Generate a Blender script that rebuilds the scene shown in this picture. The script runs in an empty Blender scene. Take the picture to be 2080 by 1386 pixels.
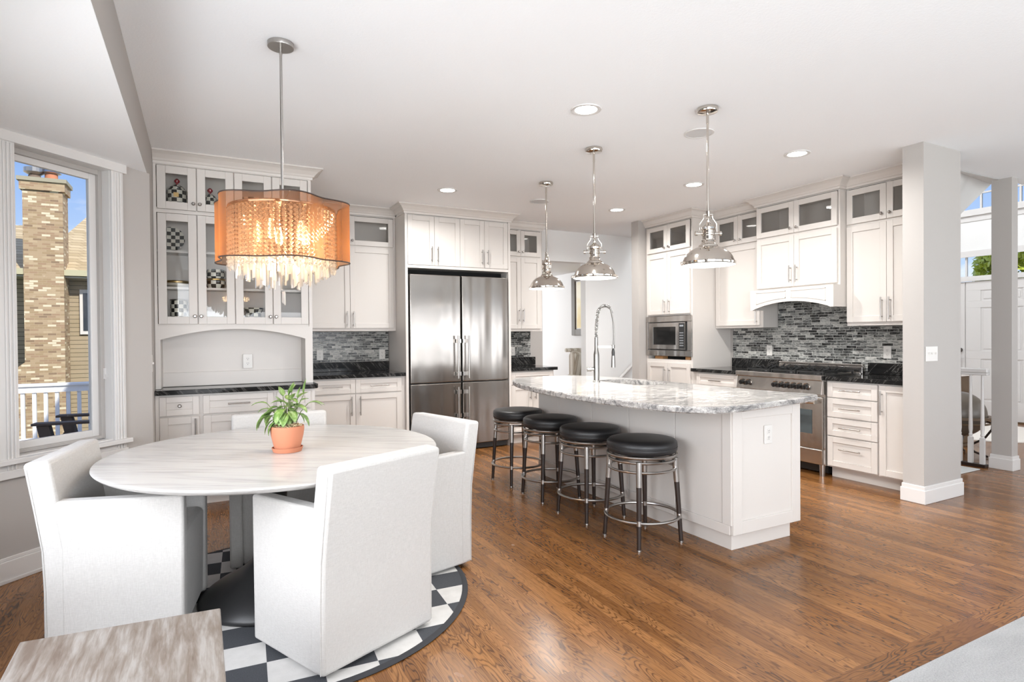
import bpy, bmesh, math, random
from mathutils import Vector, Matrix
random.seed(7)
R=math.radians; PI=math.pi
sc=bpy.context.scene; col=sc.collection
# ------------------------------------------------------------------ camera
YAW,ROLL,PIT,FPX,CH=R(27.936),R(-.4915),R(-.5824),1194.1,1.3045
fw=Vector((math.sin(YAW)*math.cos(PIT),math.cos(YAW)*math.cos(PIT),math.sin(PIT)))
rt0=Vector((math.cos(YAW),-math.sin(YAW),0)); up0=rt0.cross(fw)
rt=rt0*math.cos(ROLL)+up0*math.sin(ROLL); up=up0*math.cos(ROLL)-rt0*math.sin(ROLL)
cd=bpy.data.cameras.new('camera'); cam=bpy.data.objects.new('camera',cd); col.objects.link(cam)
cam.matrix_world=Matrix(((rt.x,up.x,-fw.x,0),(rt.y,up.y,-fw.y,0),(rt.z,up.z,-fw.z,CH),(0,0,0,1)))
cd.sensor_width=36; cd.lens=FPX/2080*36; cd.shift_y=1.3/2080; cd.clip_start=.05; cd.clip_end=200
sc.camera=cam
# ------------------------------------------------------------------ view + world
vs=sc.view_settings; vs.view_transform='Standard'; vs.look='None'; vs.gamma=1; vs.use_curve_mapping=False
vs.exposure=0.07
sc.cycles.max_bounces=8; sc.cycles.diffuse_bounces=7; sc.cycles.glossy_bounces=4; sc.cycles.transmission_bounces=6
sc.cycles.transparent_max_bounces=16; sc.cycles.caustics_reflective=False; sc.cycles.caustics_refractive=False
sc.cycles.sample_clamp_indirect=6
w=bpy.data.worlds.new('sky'); sc.world=w; w.use_nodes=True; nt=w.node_tree; N=nt.nodes; N.clear()
def wn(t,**k):
    n=N.new(t)
    for a,b in k.items(): setattr(n,a,b)
    return n
tc=wn('ShaderNodeTexCoord'); mp=wn('ShaderNodeMapping'); mp.inputs['Scale'].default_value=(3,3,7)
nz=wn('ShaderNodeTexNoise'); nz.inputs['Scale'].default_value=1.6; nz.inputs['Detail'].default_value=7; nz.inputs['Roughness'].default_value=.55
rp=wn('ShaderNodeValToRGB'); rp.color_ramp.elements[0].position=.47; rp.color_ramp.elements[1].position=.62
sp=wn('ShaderNodeSeparateXYZ'); gr=wn('ShaderNodeValToRGB')
gr.color_ramp.elements[0].position=.0; gr.color_ramp.elements[0].color=(.66,.80,.97,1)
gr.color_ramp.elements[1].position=.36; gr.color_ramp.elements[1].color=(.055,.24,.72,1)
mx=wn('ShaderNodeMix',data_type='RGBA'); mx.inputs[7].default_value=(.95,.95,.97,1)
bg=wn('ShaderNodeBackground'); bg.inputs[1].default_value=1.15; wo=wn('ShaderNodeOutputWorld')
lk=nt.links.new
lk(tc.outputs['Generated'],mp.inputs[0]); lk(mp.outputs[0],nz.inputs['Vector']); lk(nz.outputs[0],rp.inputs[0])
lk(tc.outputs['Generated'],sp.inputs[0]); lk(sp.outputs[2],gr.inputs[0]); lk(gr.outputs[0],mx.inputs[6]); lk(rp.outputs[0],mx.inputs[0])
lk(mx.outputs[2],bg.inputs[0]); lk(bg.outputs[0],wo.inputs[0])
# ------------------------------------------------------------------ lights (daylight, added fill lamps, sun)
def area(name,loc,target,sx,sy,power,color=(1,1,1),shape='RECTANGLE',spread=180):
    l=bpy.data.lights.new(name,'AREA'); l.shape=shape; l.size=sx
    if shape in('RECTANGLE','ELLIPSE'): l.size_y=sy
    l.energy=power; l.color=color; l.spread=R(spread)
    o=bpy.data.objects.new(name,l); col.objects.link(o); o.location=loc
    o.rotation_euler=(Vector(target)-Vector(loc)).to_track_quat('-Z','Y').to_euler(); return o
sun=bpy.data.lights.new('sun','SUN'); sun.energy=5.0; sun.angle=R(1); sun.color=(1,.93,.82)
so=bpy.data.objects.new('sun',sun); col.objects.link(so); so.rotation_euler=Vector((-.35,.85,-.62)).to_track_quat('-Z','Y').to_euler()
DAY=(.94,.965,1)
area('fill_rear',(1.6,-3.4,1.3),(1.8,-1.7,3.6),4.4,2.0,185,DAY)  # fill lamp added behind the camera, tilted up to brighten the ceiling
area('fill_rear_right',(7.2,-3.4,1.3),(6.2,-1.7,3.6),4.6,2.0,165,DAY)  # second added fill lamp, also aimed up for a brighter ceiling
area('fill_left',(-.26,-1.7,1.45),(3.2,2.2,1.7),2.9,1.7,165,DAY)  # unseen fill lamp added to brighten the stool side of the island
area('daylight_bay_window',(-1.0,1.7,1.3),(2.7,3.4,.55),2.0,1.2,52,DAY,spread=145)
area('fill_living_room',(3.6,10.6,1.5),(5.9,8.6,1.3),2.2,1.8,80,DAY)  # fill lamp added inside the closed living room to whiten its wall
area('fill_foyer',(7.2,4.6,4.9),(9.0,4.4,0.5),1.8,1.4,110,DAY)  # fill lamp added under the foyer ceiling to brighten the door wall
area('daylight_hall',(10.0,0.2,1.5),(6,1.0,.4),2.2,1.7,30,DAY)
area('fill_stair_hall',(7.4,4.4,3.6),(5.6,6.84,1.6),1.6,1.2,22,DAY)  # fill lamp added in mid-air to brighten the stair hall wall
# ------------------------------------------------------------------ materials
MT={}
def new_mat(name):
    m=bpy.data.materials.new(name); m.use_nodes=True; n=m.node_tree.nodes; p=n['Principled BSDF']; return m,n,m.node_tree.links.new,p
def mat(name,color,rough=.5,metal=0,**k):
    m,n,l,p=new_mat(name); p.inputs['Base Color'].default_value=(*color,1); p.inputs['Roughness'].default_value=rough; p.inputs['Metallic'].default_value=metal
    for a,b in k.items():
        if a=='emit': p.inputs['Emission Color'].default_value=(*b[0],1); p.inputs['Emission Strength'].default_value=b[1]
        if a=='spec': p.inputs['Specular IOR Level'].default_value=b
        if a=='coat': p.inputs['Coat Weight'].default_value=b
    if 'bump' in k:
        s,st,sclv=k['bump']; t=n.new('ShaderNodeTexNoise'); t.inputs['Scale'].default_value=s; t.inputs['Detail'].default_value=3
        tcx=n.new('ShaderNodeTexCoord'); mpx=n.new('ShaderNodeMapping'); mpx.inputs['Scale'].default_value=sclv
        b=n.new('ShaderNodeBump'); b.inputs['Strength'].default_value=st; b.inputs['Distance'].default_value=.002
        l(tcx.outputs['Object'],mpx.inputs[0]); l(mpx.outputs[0],t.inputs['Vector']); l(t.outputs[0],b.inputs['Height']); l(b.outputs[0],p.inputs['Normal'])
    MT[name]=m; return m
def ramp(n,els):
    r=n.new('ShaderNodeValToRGB'); e=r.color_ramp.elements
    e[0].position,e[0].color=els[0][0],(*els[0][1],1); e[1].position,e[1].color=els[-1][0],(*els[-1][1],1)
    for pos,c in els[1:-1]:
        x=e.new(pos); x.color=(*c,1)
    return r
def mth(n,l,op,a,b=None,c=None):
    x=n.new('ShaderNodeMath'); x.operation=op
    for i,v in enumerate((a,b,c)):
        if v is None: continue
        if isinstance(v,(int,float)): x.inputs[i].default_value=v
        else: l(v,x.inputs[i])
    return x.outputs[0]
def mixc(n,l,f,a,b,mode='MIX'):
    x=n.new('ShaderNodeMix'); x.data_type='RGBA'; x.blend_type=mode
    for i,v in ((0,f),(6,a),(7,b)):
        if isinstance(v,(int,float)): x.inputs[i].default_value=v
        elif isinstance(v,tuple): x.inputs[i].default_value=(*v,1)
        else: l(v,x.inputs[i])
    return x.outputs[2]
def comb(n,l,x,y,z):
    c=n.new('ShaderNodeCombineXYZ')
    for i,v in enumerate((x,y,z)):
        if isinstance(v,(int,float)): c.inputs[i].default_value=v
        else: l(v,c.inputs[i])
    return c.outputs[0]
def noise(n,l,vec,scale,detail=4,rough=.5,dist=0):
    t=n.new('ShaderNodeTexNoise'); t.inputs['Scale'].default_value=scale; t.inputs['Detail'].default_value=detail; t.inputs['Roughness'].default_value=rough; t.inputs['Distortion'].default_value=dist
    l(vec,t.inputs['Vector']); return t.outputs[0]
def objco(n,l):
    t=n.new('ShaderNodeTexCoord'); s=n.new('ShaderNodeSeparateXYZ'); l(t.outputs['Object'],s.inputs[0]); return t.outputs['Object'],s.outputs[0],s.outputs[1],s.outputs[2]
def bumpit(n,l,p,h,st=.3,d=.002):
    b=n.new('ShaderNodeBump'); b.inputs['Strength'].default_value=st; b.inputs['Distance'].default_value=d; l(h,b.inputs['Height']); l(b.outputs[0],p.inputs['Normal'])

CAB=mat('white_cabinet_paint',(.62,.585,.55),.38)
TRIM=mat('white_trim_paint',(.66,.645,.63),.35)
WALL=mat('greige_wall_paint',(.425,.400,.378),.8,bump=(60,.15,(1,1,1)))
WALLW=mat('white_wall_paint',(.76,.76,.75),.8)
CEIL=mat('textured_white_ceiling',(.905,.92,.935),.9,bump=(90,.5,(1,1,1)))
INT=mat('cabinet_interior',(.58,.57,.54),.6)
NICK=mat('brushed_nickel',(.42,.40,.38),.28,1)
KNOBM=mat('dark_nickel',(.33,.31,.29),.3,1)
CHROME=mat('polished_nickel',(.60,.555,.505),.09,1)
BLACK=mat('black_plastic',(.012,.012,.012),.4)
DARK=mat('gap_shade_black',(.004,.004,.004),.8)  # near-black colour that paints the shade inside cabinet gaps
LEATHER=mat('black_leather',(.012,.012,.013),.42,bump=(140,.25,(1,1,1)))
EBONY=mat('dark_brown_wood',(.020,.011,.008),.4)
PLATE=mat('white_outlet_plastic',(.66,.64,.61),.3)
SLOT=mat('outlet_slot',(.12,.11,.10),.6)
TERRA=mat('terracotta',(.46,.175,.095),.75,bump=(60,.2,(1,1,1)))
SOIL=mat('dark_soil',(.06,.04,.025),.95)
STRAW=mat('straw_moss',(.62,.47,.28),.9)
GLOW=mat('lamp_glow',(1,1,1),.5,emit=((1,.97,.92),12))
PGLOW=mat('pendant_bulb_glow',(1,1,1),.5,emit=((1,.96,.90),10))
WARMB=mat('warm_bulb',(1,.8,.5),.5,emit=((1,.74,.46),6))
WHITEIN=mat('white_enamel',(.92,.92,.9),.4)
GRILL=mat('speaker_grille',(.62,.62,.62),.8,bump=(900,.5,(1,1,1)))
CASTI=mat('cast_iron',(.012,.012,.012),.5)
RAILP=mat('white_vinyl',(.85,.86,.88),.4)
ADIR=mat('dark_brown_plastic_wood',(.075,.05,.036),.7)
GOLD=mat('gold_rim',(.55,.38,.16),.3,1)
RED=mat('red_glaze',(.30,.01,.02),.2)
GREEN=mat('green_glaze',(.25,.42,.05),.25)
BROWNOBJ=mat('aged_brown_wood',(.12,.075,.04),.5,bump=(30,.4,(1,1,1)))
GLOBEM=mat('dark_globe',(.115,.095,.075),.35)
CREAM=mat('cream_rug',(.74,.70,.65),.95)
GREYMAT=mat('grey_floor_mat',(.5,.51,.5),.9)
PSHADE=mat('grey_vinyl_frame',(.40,.38,.36),.45)
DOME=mat('black_satin_metal',(.02,.02,.021),.42)
TANTRIM=mat('tan_gutter',(.48,.45,.30),.6)
CLAY=mat('clay_flue',(.55,.22,.12),.8)
GRASSM=mat('lawn_green',(.12,.17,.06),.95)
DECKM=mat('deck_boards',(.35,.30,.26),.8)
BULBW=mat('frosted_bulb',(1,1,1),.4,emit=((1,.95,.88),20))
RUGEDGE=mat('charcoal_rug_binding',(.025,.025,.028),.9)

def glass_mat(name,tint=(1,1,1),refl=.12,rough=0):
    m=bpy.data.materials.new(name); m.use_nodes=True; n=m.node_tree.nodes; l=m.node_tree.links.new; n.clear()
    o=n.new('ShaderNodeOutputMaterial'); t=n.new('ShaderNodeBsdfTransparent'); t.inputs[0].default_value=(*tint,1)
    g=n.new('ShaderNodeBsdfGlossy'); g.inputs['Roughness'].default_value=rough; mxs=n.new('ShaderNodeMixShader')
    f=n.new('ShaderNodeFresnel'); f.inputs[0].default_value=1.3; a=mth(n,l,'ADD',f.outputs[0],refl-.04); a=mth(n,l,'MINIMUM',a,.9)
    l(a,mxs.inputs[0]); l(t.outputs[0],mxs.inputs[1]); l(g.outputs[0],mxs.inputs[2]); l(mxs.outputs[0],o.inputs[0]); MT[name]=m; return m
GLASS=glass_mat('window_glass',(.97,.98,.98),.03)
CGLASS=glass_mat('cabinet_glass',(.96,.96,.955),.05)
# crystal: clear, sparkling
def crystal():
    m=bpy.data.materials.new('crystal'); m.use_nodes=True; n=m.node_tree.nodes; l=m.node_tree.links.new; n.clear()
    o=n.new('ShaderNodeOutputMaterial'); t=n.new('ShaderNodeBsdfTransparent'); g=n.new('ShaderNodeBsdfGlossy'); g.inputs[1].default_value=.05
    d=n.new('ShaderNodeBsdfTranslucent'); d.inputs[0].default_value=(1,.97,.93,1); m1=n.new('ShaderNodeMixShader'); m2=n.new('ShaderNodeMixShader')
    lw=n.new('ShaderNodeLayerWeight'); lw.inputs[0].default_value=.45
    m1.inputs[0].default_value=.55; l(t.outputs[0],m1.inputs[1]); l(d.outputs[0],m1.inputs[2]); l(lw.outputs[1],m2.inputs[0]); l(m1.outputs[0],m2.inputs[1]); l(g.outputs[0],m2.inputs[2]); l(m2.outputs[0],o.inputs[0]); return m
CRYS=crystal()
def organza():
    m=bpy.data.materials.new('organza'); m.use_nodes=True; n=m.node_tree.nodes; l=m.node_tree.links.new; n.clear()
    o=n.new('ShaderNodeOutputMaterial'); t=n.new('ShaderNodeBsdfTransparent'); t.inputs[0].default_value=(.62,.50,.42,1)
    d=n.new('ShaderNodeBsdfTranslucent'); d.inputs[0].default_value=(.56,.23,.07,1); df=n.new('ShaderNodeBsdfDiffuse'); df.inputs[0].default_value=(.36,.27,.22,1)
    m1=n.new('ShaderNodeMixShader'); m1.inputs[0].default_value=.2; m2=n.new('ShaderNodeMixShader')
    l(d.outputs[0],m1.inputs[1]); l(df.outputs[0],m1.inputs[2])
    lw=n.new('ShaderNodeLayerWeight'); lw.inputs[0].default_value=.35; a=mth(n,l,'MULTIPLY_ADD',lw.outputs[1],.70,.24)
    l(a,m2.inputs[0]); l(t.outputs[0],m2.inputs[1]); l(m1.outputs[0],m2.inputs[2]); l(m2.outputs[0],o.inputs[0]); return m
ORG_M=organza()

def oak(name,rotate=False,border=False):
    m,n,l,p=new_mat(name); v,x,y,z=objco(n,l)
    if rotate: x,y=y,x
    W=.057; 
    px=mth(n,l,'DIVIDE',x,W if not border else 2.0); row=mth(n,l,'FLOOR',px)
    wn_=n.new('ShaderNodeTexWhiteNoise'); wn_.noise_dimensions='1D'; l(row,wn_.inputs['W'])
    yo=mth(n,l,'MULTIPLY_ADD',wn_.outputs[0],7.3,y); py=mth(n,l,'DIVIDE',yo,1.05); cell=mth(n,l,'FLOOR',py)
    w2=n.new('ShaderNodeTexWhiteNoise'); w2.noise_dimensions='2D'; l(comb(n,l,row,cell,0),w2.inputs['Vector']); rnd=w2.outputs[0]
    off=mth(n,l,'MULTIPLY',rnd,40.)
    gv=comb(n,l,mth(n,l,'MULTIPLY_ADD',x,11,off),mth(n,l,'MULTIPLY',yo,1.7),off)
    big=noise(n,l,gv,1.3,2,.5,.2)
    rings=mth(n,l,'FRACT',mth(n,l,'MULTIPLY_ADD',noise(n,l,comb(n,l,mth(n,l,'MULTIPLY',x,60),mth(n,l,'MULTIPLY',yo,14),off),1,2,.5),.5,mth(n,l,'MULTIPLY',big,17)))
    rr=ramp(n,[(0,(.1,.1,.1)),(.12,(.9,.9,.9)),(.5,(1,1,1)),(.74,(.75,.75,.75)),(.90,(.05,.05,.05)),(1,(.0,.0,.0))]); l(rings,rr.inputs[0])
    fv=comb(n,l,mth(n,l,'MULTIPLY_ADD',x,190,off),mth(n,l,'MULTIPLY',yo,5),off); fine=noise(n,l,fv,1.,3,.6)
    fr=ramp(n,[(.34,(0,0,0)),(.50,(1,1,1))]); l(fine,fr.inputs[0])
    base=ramp(n,[(0,(.170,.069,.019)),(.35,(.205,.086,.025)),(.7,(.24,.104,.031)),(1,(.29,.130,.042))]); l(rnd,base.inputs[0])
    dark=mixc(n,l,1.,base.outputs[0],(.20,.16,.13),'MULTIPLY')
    msk=ramp(n,[(.42,(.35,.35,.35)),(.58,(1,1,1))]); l(noise(n,l,comb(n,l,mth(n,l,'MULTIPLY_ADD',x,3,off),mth(n,l,'MULTIPLY',yo,1.6),off),1,2,.5),msk.inputs[0]); g=mth(n,l,'SUBTRACT',1,mth(n,l,'MULTIPLY',mth(n,l,'SUBTRACT',1,rr.outputs[0]),mth(n,l,'MULTIPLY',msk.outputs[0],.85))); w3=mth(n,l,'MULTIPLY_ADD',fr.outputs[0],.45,.55); g=mth(n,l,'MULTIPLY',g,w3)
    c=mixc(n,l,g,dark,base.outputs[0])
    fx=mth(n,l,'FRACT',px); ex=mth(n,l,'MINIMUM',fx,mth(n,l,'SUBTRACT',1,fx)); fy=mth(n,l,'FRACT',py); ey=mth(n,l,'MINIMUM',fy,mth(n,l,'SUBTRACT',1,fy))
    gap=mth(n,l,'MAXIMUM',mth(n,l,'LESS_THAN',ex,.012 if not border else .0),mth(n,l,'LESS_THAN',ey,.0012 if not border else .0))
    c=mixc(n,l,mth(n,l,'MULTIPLY',gap,.65),c,(.05,.02,.01)); l(c,p.inputs['Base Color'])
    p.inputs['Roughness'].default_value=.2; l(mth(n,l,'MULTIPLY_ADD',noise(n,l,v,3,2),.14,.18),p.inputs['Roughness'])
    p.inputs['Specular IOR Level'].default_value=.38
    h=mth(n,l,'SUBTRACT',mth(n,l,'MULTIPLY',g,.35),gap); bumpit(n,l,p,h,.25,.0008); return m
OAK=oak('oak_strip_floor'); OAKB=oak('oak_border_board',True,True)

def stone(name,base,vein,cl,scl,rough=.08,sharp=(.45,.6),spk=0):
    m,n,l,p=new_mat(name); v,x,y,z=objco(n,l)
    gv=comb(n,l,mth(n,l,'MULTIPLY',x,scl[0]),mth(n,l,'MULTIPLY',y,scl[1]),mth(n,l,'MULTIPLY',z,scl[2]))
    a=noise(n,l,gv,1.,7,.62,1.1); r=ramp(n,[(sharp[0],base),((sharp[0]+sharp[1])/2,cl),(sharp[1],vein)]); l(a,r.inputs[0]); c=r.outputs[0]
    if spk:
        b=noise(n,l,v,160,2,.6); r2=ramp(n,[(.36,(.35,.35,.36)),(.52,(1,1,1))]); l(b,r2.inputs[0]); c=mixc(n,l,spk,c,r2.outputs[0],'MULTIPLY')
    l(c,p.inputs['Base Color']); p.inputs['Roughness'].default_value=rough; return m
ISL=stone('white_grey_granite',(.52,.50,.475),(.16,.155,.155),(.35,.335,.32),(9,24,24),.10,(.38,.64),.55)
def blackgr():
    m,n,l,p=new_mat('black_veined_granite'); v,x,y,z=objco(n,l)
    d=mth(n,l,'ADD',mth(n,l,'ADD',x,y),mth(n,l,'MULTIPLY',z,.9))
    gv=comb(n,l,mth(n,l,'MULTIPLY',d,13),mth(n,l,'MULTIPLY',mth(n,l,'SUBTRACT',x,y),1.5),mth(n,l,'MULTIPLY',z,3)); a=noise(n,l,gv,1,8,.68,.9)
    ab=mth(n,l,'ABSOLUTE',mth(n,l,'SUBTRACT',a,.5)); r=ramp(n,[(0,(.20,.195,.185)),(.006,(.06,.057,.053)),(.018,(.012,.012,.012)),(.3,(.005,.005,.005))]); l(ab,r.inputs[0]); l(r.outputs[0],p.inputs['Base Color']); p.inputs['Roughness'].default_value=.07; p.inputs['Specular IOR Level'].default_value=.16; return m
BGR=blackgr()
MARB=stone('carrara_marble',(.80,.79,.77),(.50,.50,.50),(.74,.73,.715),(9,3,9),.22,(.46,.74))
def marble():
    m,n,l,p=new_mat('carrara_marble_top'); v,x,y,z=objco(n,l)
    u=mth(n,l,'ADD',mth(n,l,'MULTIPLY',x,.55),mth(n,l,'MULTIPLY',y,.83)); w_=mth(n,l,'SUBTRACT',mth(n,l,'MULTIPLY',x,.83),mth(n,l,'MULTIPLY',y,.55))
    a=noise(n,l,comb(n,l,mth(n,l,'MULTIPLY',u,30),mth(n,l,'MULTIPLY',w_,2.2),0),1,8,.62,.5)
    b=noise(n,l,comb(n,l,mth(n,l,'MULTIPLY',u,2.2),mth(n,l,'MULTIPLY',w_,.7),5),1,4,.5,.8)
    ab=mth(n,l,'ABSOLUTE',mth(n,l,'SUBTRACT',b,.5)); r=ramp(n,[(0,(.86,.865,.87)),(.02,(.93,.93,.925)),(.15,(.98,.975,.97))]); l(ab,r.inputs[0])
    r2=ramp(n,[(.32,(.45,.44,.425)),(.52,(.56,.55,.535))]); l(a,r2.inputs[0]); c=mixc(n,l,1.,r2.outputs[0],r.outputs[0],'MULTIPLY'); l(c,p.inputs['Base Color']); p.inputs['Roughness'].default_value=.25; return m
MARB=marble()
def mosaic(name,alongx):
    m,n,l,p=new_mat(name); v,x,y,z=objco(n,l); u=x if alongx else y
    H=.0262; pz=mth(n,l,'DIVIDE',z,H); row=mth(n,l,'FLOOR',pz)
    wn_=n.new('ShaderNodeTexWhiteNoise'); wn_.noise_dimensions='1D'; l(row,wn_.inputs['W'])
    uo=mth(n,l,'MULTIPLY_ADD',wn_.outputs[0],.9,u); pu=mth(n,l,'DIVIDE',uo,.1); cell=mth(n,l,'FLOOR',pu)
    w2=n.new('ShaderNodeTexWhiteNoise'); w2.noise_dimensions='2D'; l(comb(n,l,row,cell,0),w2.inputs['Vector']); rnd=w2.outputs[0]
    st=noise(n,l,comb(n,l,mth(n,l,'MULTIPLY',uo,22),mth(n,l,'MULTIPLY',z,110),mth(n,l,'MULTIPLY',rnd,30)),1,4,.6,1.0)
    val=mth(n,l,'ADD',mth(n,l,'MULTIPLY',rnd,.62),mth(n,l,'MULTIPLY_ADD',st,2.0,-.80))
    r=ramp(n,[(.14,(.010,.010,.010)),(.30,(.05,.05,.048)),(.46,(.14,.145,.14)),(.66,(.26,.265,.25)),(.90,(.50,.49,.46))]); l(val,r.inputs[0])
    fx=mth(n,l,'FRACT',pu); ex=mth(n,l,'MINIMUM',fx,mth(n,l,'SUBTRACT',1,fx)); fz=mth(n,l,'FRACT',pz); ez=mth(n,l,'MINIMUM',fz,mth(n,l,'SUBTRACT',1,fz))
    gap=mth(n,l,'MAXIMUM',mth(n,l,'LESS_THAN',ex,.016),mth(n,l,'LESS_THAN',ez,.055)); c=mixc(n,l,gap,r.outputs[0],(.56,.55,.52)); l(c,p.inputs['Base Color'])
    p.inputs['Specular IOR Level'].default_value=.25; l(mth(n,l,'MULTIPLY_ADD',gap,.6,.14),p.inputs['Roughness']); bumpit(n,l,p,mth(n,l,'SUBTRACT',1,gap),.5,.002); return m
MOSX=mosaic('glass_mosaic_tile_x',True); MOSY=mosaic('glass_mosaic_tile_y',False)
def steel():
    m,n,l,p=new_mat('brushed_stainless_steel'); v,x,y,z=objco(n,l)
    a=noise(n,l,comb(n,l,mth(n,l,'MULTIPLY',x,3),mth(n,l,'MULTIPLY',y,3),mth(n,l,'MULTIPLY',z,420)),1,2,.6)
    p.inputs['Base Color'].default_value=(.50,.475,.45,1); p.inputs['Metallic'].default_value=1; l(mth(n,l,'MULTIPLY_ADD',a,.05,.19),p.inputs['Roughness'])
    b=noise(n,l,comb(n,l,mth(n,l,'MULTIPLY',x,5.5),mth(n,l,'MULTIPLY',y,5.5),mth(n,l,'MULTIPLY',z,.55)),1,1,.4); bumpit(n,l,p,b,.5,.05)
    p.inputs['Anisotropic'].default_value=.75; return m
STEEL=steel()
def linen():
    m,n,l,p=new_mat('white_linen'); v,x,y,z=objco(n,l)
    h1=noise(n,l,comb(n,l,mth(n,l,'MULTIPLY',x,420),mth(n,l,'MULTIPLY',y,420),mth(n,l,'MULTIPLY',z,45)),1,2,.6)
    h2=noise(n,l,comb(n,l,mth(n,l,'MULTIPLY',x,45),mth(n,l,'MULTIPLY',y,45),mth(n,l,'MULTIPLY',z,420)),1,2,.6); h=mth(n,l,'ADD',h1,h2)
    r=ramp(n,[(.35,(.45,.437,.420)),(.65,(.53,.517,.498))]); l(mth(n,l,'MULTIPLY',h,.5),r.inputs[0]); l(r.outputs[0],p.inputs['Base Color']); p.inputs['Roughness'].default_value=.9
    wr=noise(n,l,v,7,2,.5); bumpit(n,l,p,mth(n,l,'MULTIPLY_ADD',wr,3.,h),.35,.002); p.inputs['Sheen Weight'].default_value=.15; return m
LINEN=linen()
def weathered():
    m,n,l,p=new_mat('weathered_grey_wood'); v,x,y,z=objco(n,l)
    a=noise(n,l,comb(n,l,mth(n,l,'MULTIPLY',x,60),mth(n,l,'MULTIPLY',y,6),z),1,6,.65,.4); b=noise(n,l,comb(n,l,mth(n,l,'MULTIPLY',x,11),mth(n,l,'MULTIPLY',y,2.6),3),1,4,.6)
    r=ramp(n,[(.36,(.115,.085,.065)),(.47,(.165,.138,.115)),(.62,(.26,.24,.22))]); l(mth(n,l,'ADD',mth(n,l,'MULTIPLY',a,.62),mth(n,l,'MULTIPLY_ADD',b,.6,-.11)),r.inputs[0]); l(r.outputs[0],p.inputs['Base Color']); p.inputs['Roughness'].default_value=.6; bumpit(n,l,p,a,.3,.002); return m
WEATH=weathered()
def checker_cyl(name,k,h,c1=(.02,.02,.018),c2=(.72,.70,.62)):
    m,n,l,p=new_mat(name); v,x,y,z=objco(n,l)
    an=mth(n,l,'MULTIPLY',mth(n,l,'ADD',mth(n,l,'ARCTAN2',y,x),PI),k/(2*PI)); s=mth(n,l,'ADD',mth(n,l,'FLOOR',an),mth(n,l,'FLOOR',mth(n,l,'DIVIDE',z,h)))
    f=mth(n,l,'GREATER_THAN',mth(n,l,'ABSOLUTE',mth(n,l,'FRACT',mth(n,l,'MULTIPLY',s,.5))),.25); wv=noise(n,l,v,40,2)
    c=mixc(n,l,f,c1,c2); c=mixc(n,l,.25,c,mixc(n,l,wv,(.6,.6,.55),(1,1,1)),'MULTIPLY'); l(c,p.inputs['Base Color']); p.inputs['Roughness'].default_value=.15; return m
CHK=checker_cyl('checkered_enamel',12,.031)
CHKP=None
def checker_plane(name,s,ax=('x','z')):
    m,n,l,p=new_mat(name); v,x,y,z=objco(n,l); d=dict(x=x,y=y,z=z)
    q=mth(n,l,'ADD',mth(n,l,'FLOOR',mth(n,l,'DIVIDE',d[ax[0]],s)),mth(n,l,'FLOOR',mth(n,l,'DIVIDE',d[ax[1]],s))); f=mth(n,l,'GREATER_THAN',mth(n,l,'FRACT',mth(n,l,'MULTIPLY',q,.5)),.25)
    l(mixc(n,l,f,(.02,.02,.018),(.72,.70,.62)),p.inputs['Base Color']); p.inputs['Roughness'].default_value=.15; return m
CHKP=checker_plane('checkered_plate_glaze',.026)
def rugm():
    m,n,l,p=new_mat('checkered_rug_weave'); v,x,y,z=objco(n,l); a=R(-3.56)
    u=mth(n,l,'ADD',mth(n,l,'MULTIPLY',x,math.cos(a)),mth(n,l,'MULTIPLY',y,math.sin(a))); w_=mth(n,l,'SUBTRACT',mth(n,l,'MULTIPLY',y,math.cos(a)),mth(n,l,'MULTIPLY',x,math.sin(a)))
    q=mth(n,l,'ADD',mth(n,l,'FLOOR',mth(n,l,'DIVIDE',mth(n,l,'SUBTRACT',u,.709),.203)),mth(n,l,'FLOOR',mth(n,l,'DIVIDE',mth(n,l,'ADD',w_,.445),.178))); f=mth(n,l,'LESS_THAN',mth(n,l,'FRACT',mth(n,l,'MULTIPLY',q,.5)),.25)
    t=noise(n,l,v,220,3,.7); b=noise(n,l,v,9,4,.6)
    dk=mixc(n,l,t,(.015,.016,.019),(.075,.08,.09)); lt=mixc(n,l,b,(.42,.41,.39),(.66,.64,.62)); l(mixc(n,l,f,dk,lt),p.inputs['Base Color']); p.inputs['Roughness'].default_value=.95; bumpit(n,l,p,t,.4,.002); return m
RUGM=rugm()
def carpet():
    m,n,l,p=new_mat('grey_carpet_pile'); v,x,y,z=objco(n,l); t=noise(n,l,v,160,4,.7); b=noise(n,l,comb(n,l,mth(n,l,'MULTIPLY',x,3),mth(n,l,'MULTIPLY',y,9),0),1,3)
    r=ramp(n,[(.3,(.27,.27,.27)),(.7,(.50,.50,.50))]); l(mth(n,l,'ADD',mth(n,l,'MULTIPLY',t,.7),mth(n,l,'MULTIPLY',b,.3)),r.inputs[0]); l(r.outputs[0],p.inputs['Base Color']); p.inputs['Roughness'].default_value=1; bumpit(n,l,p,t,1.,.008); return m
CARPET=carpet()
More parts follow.
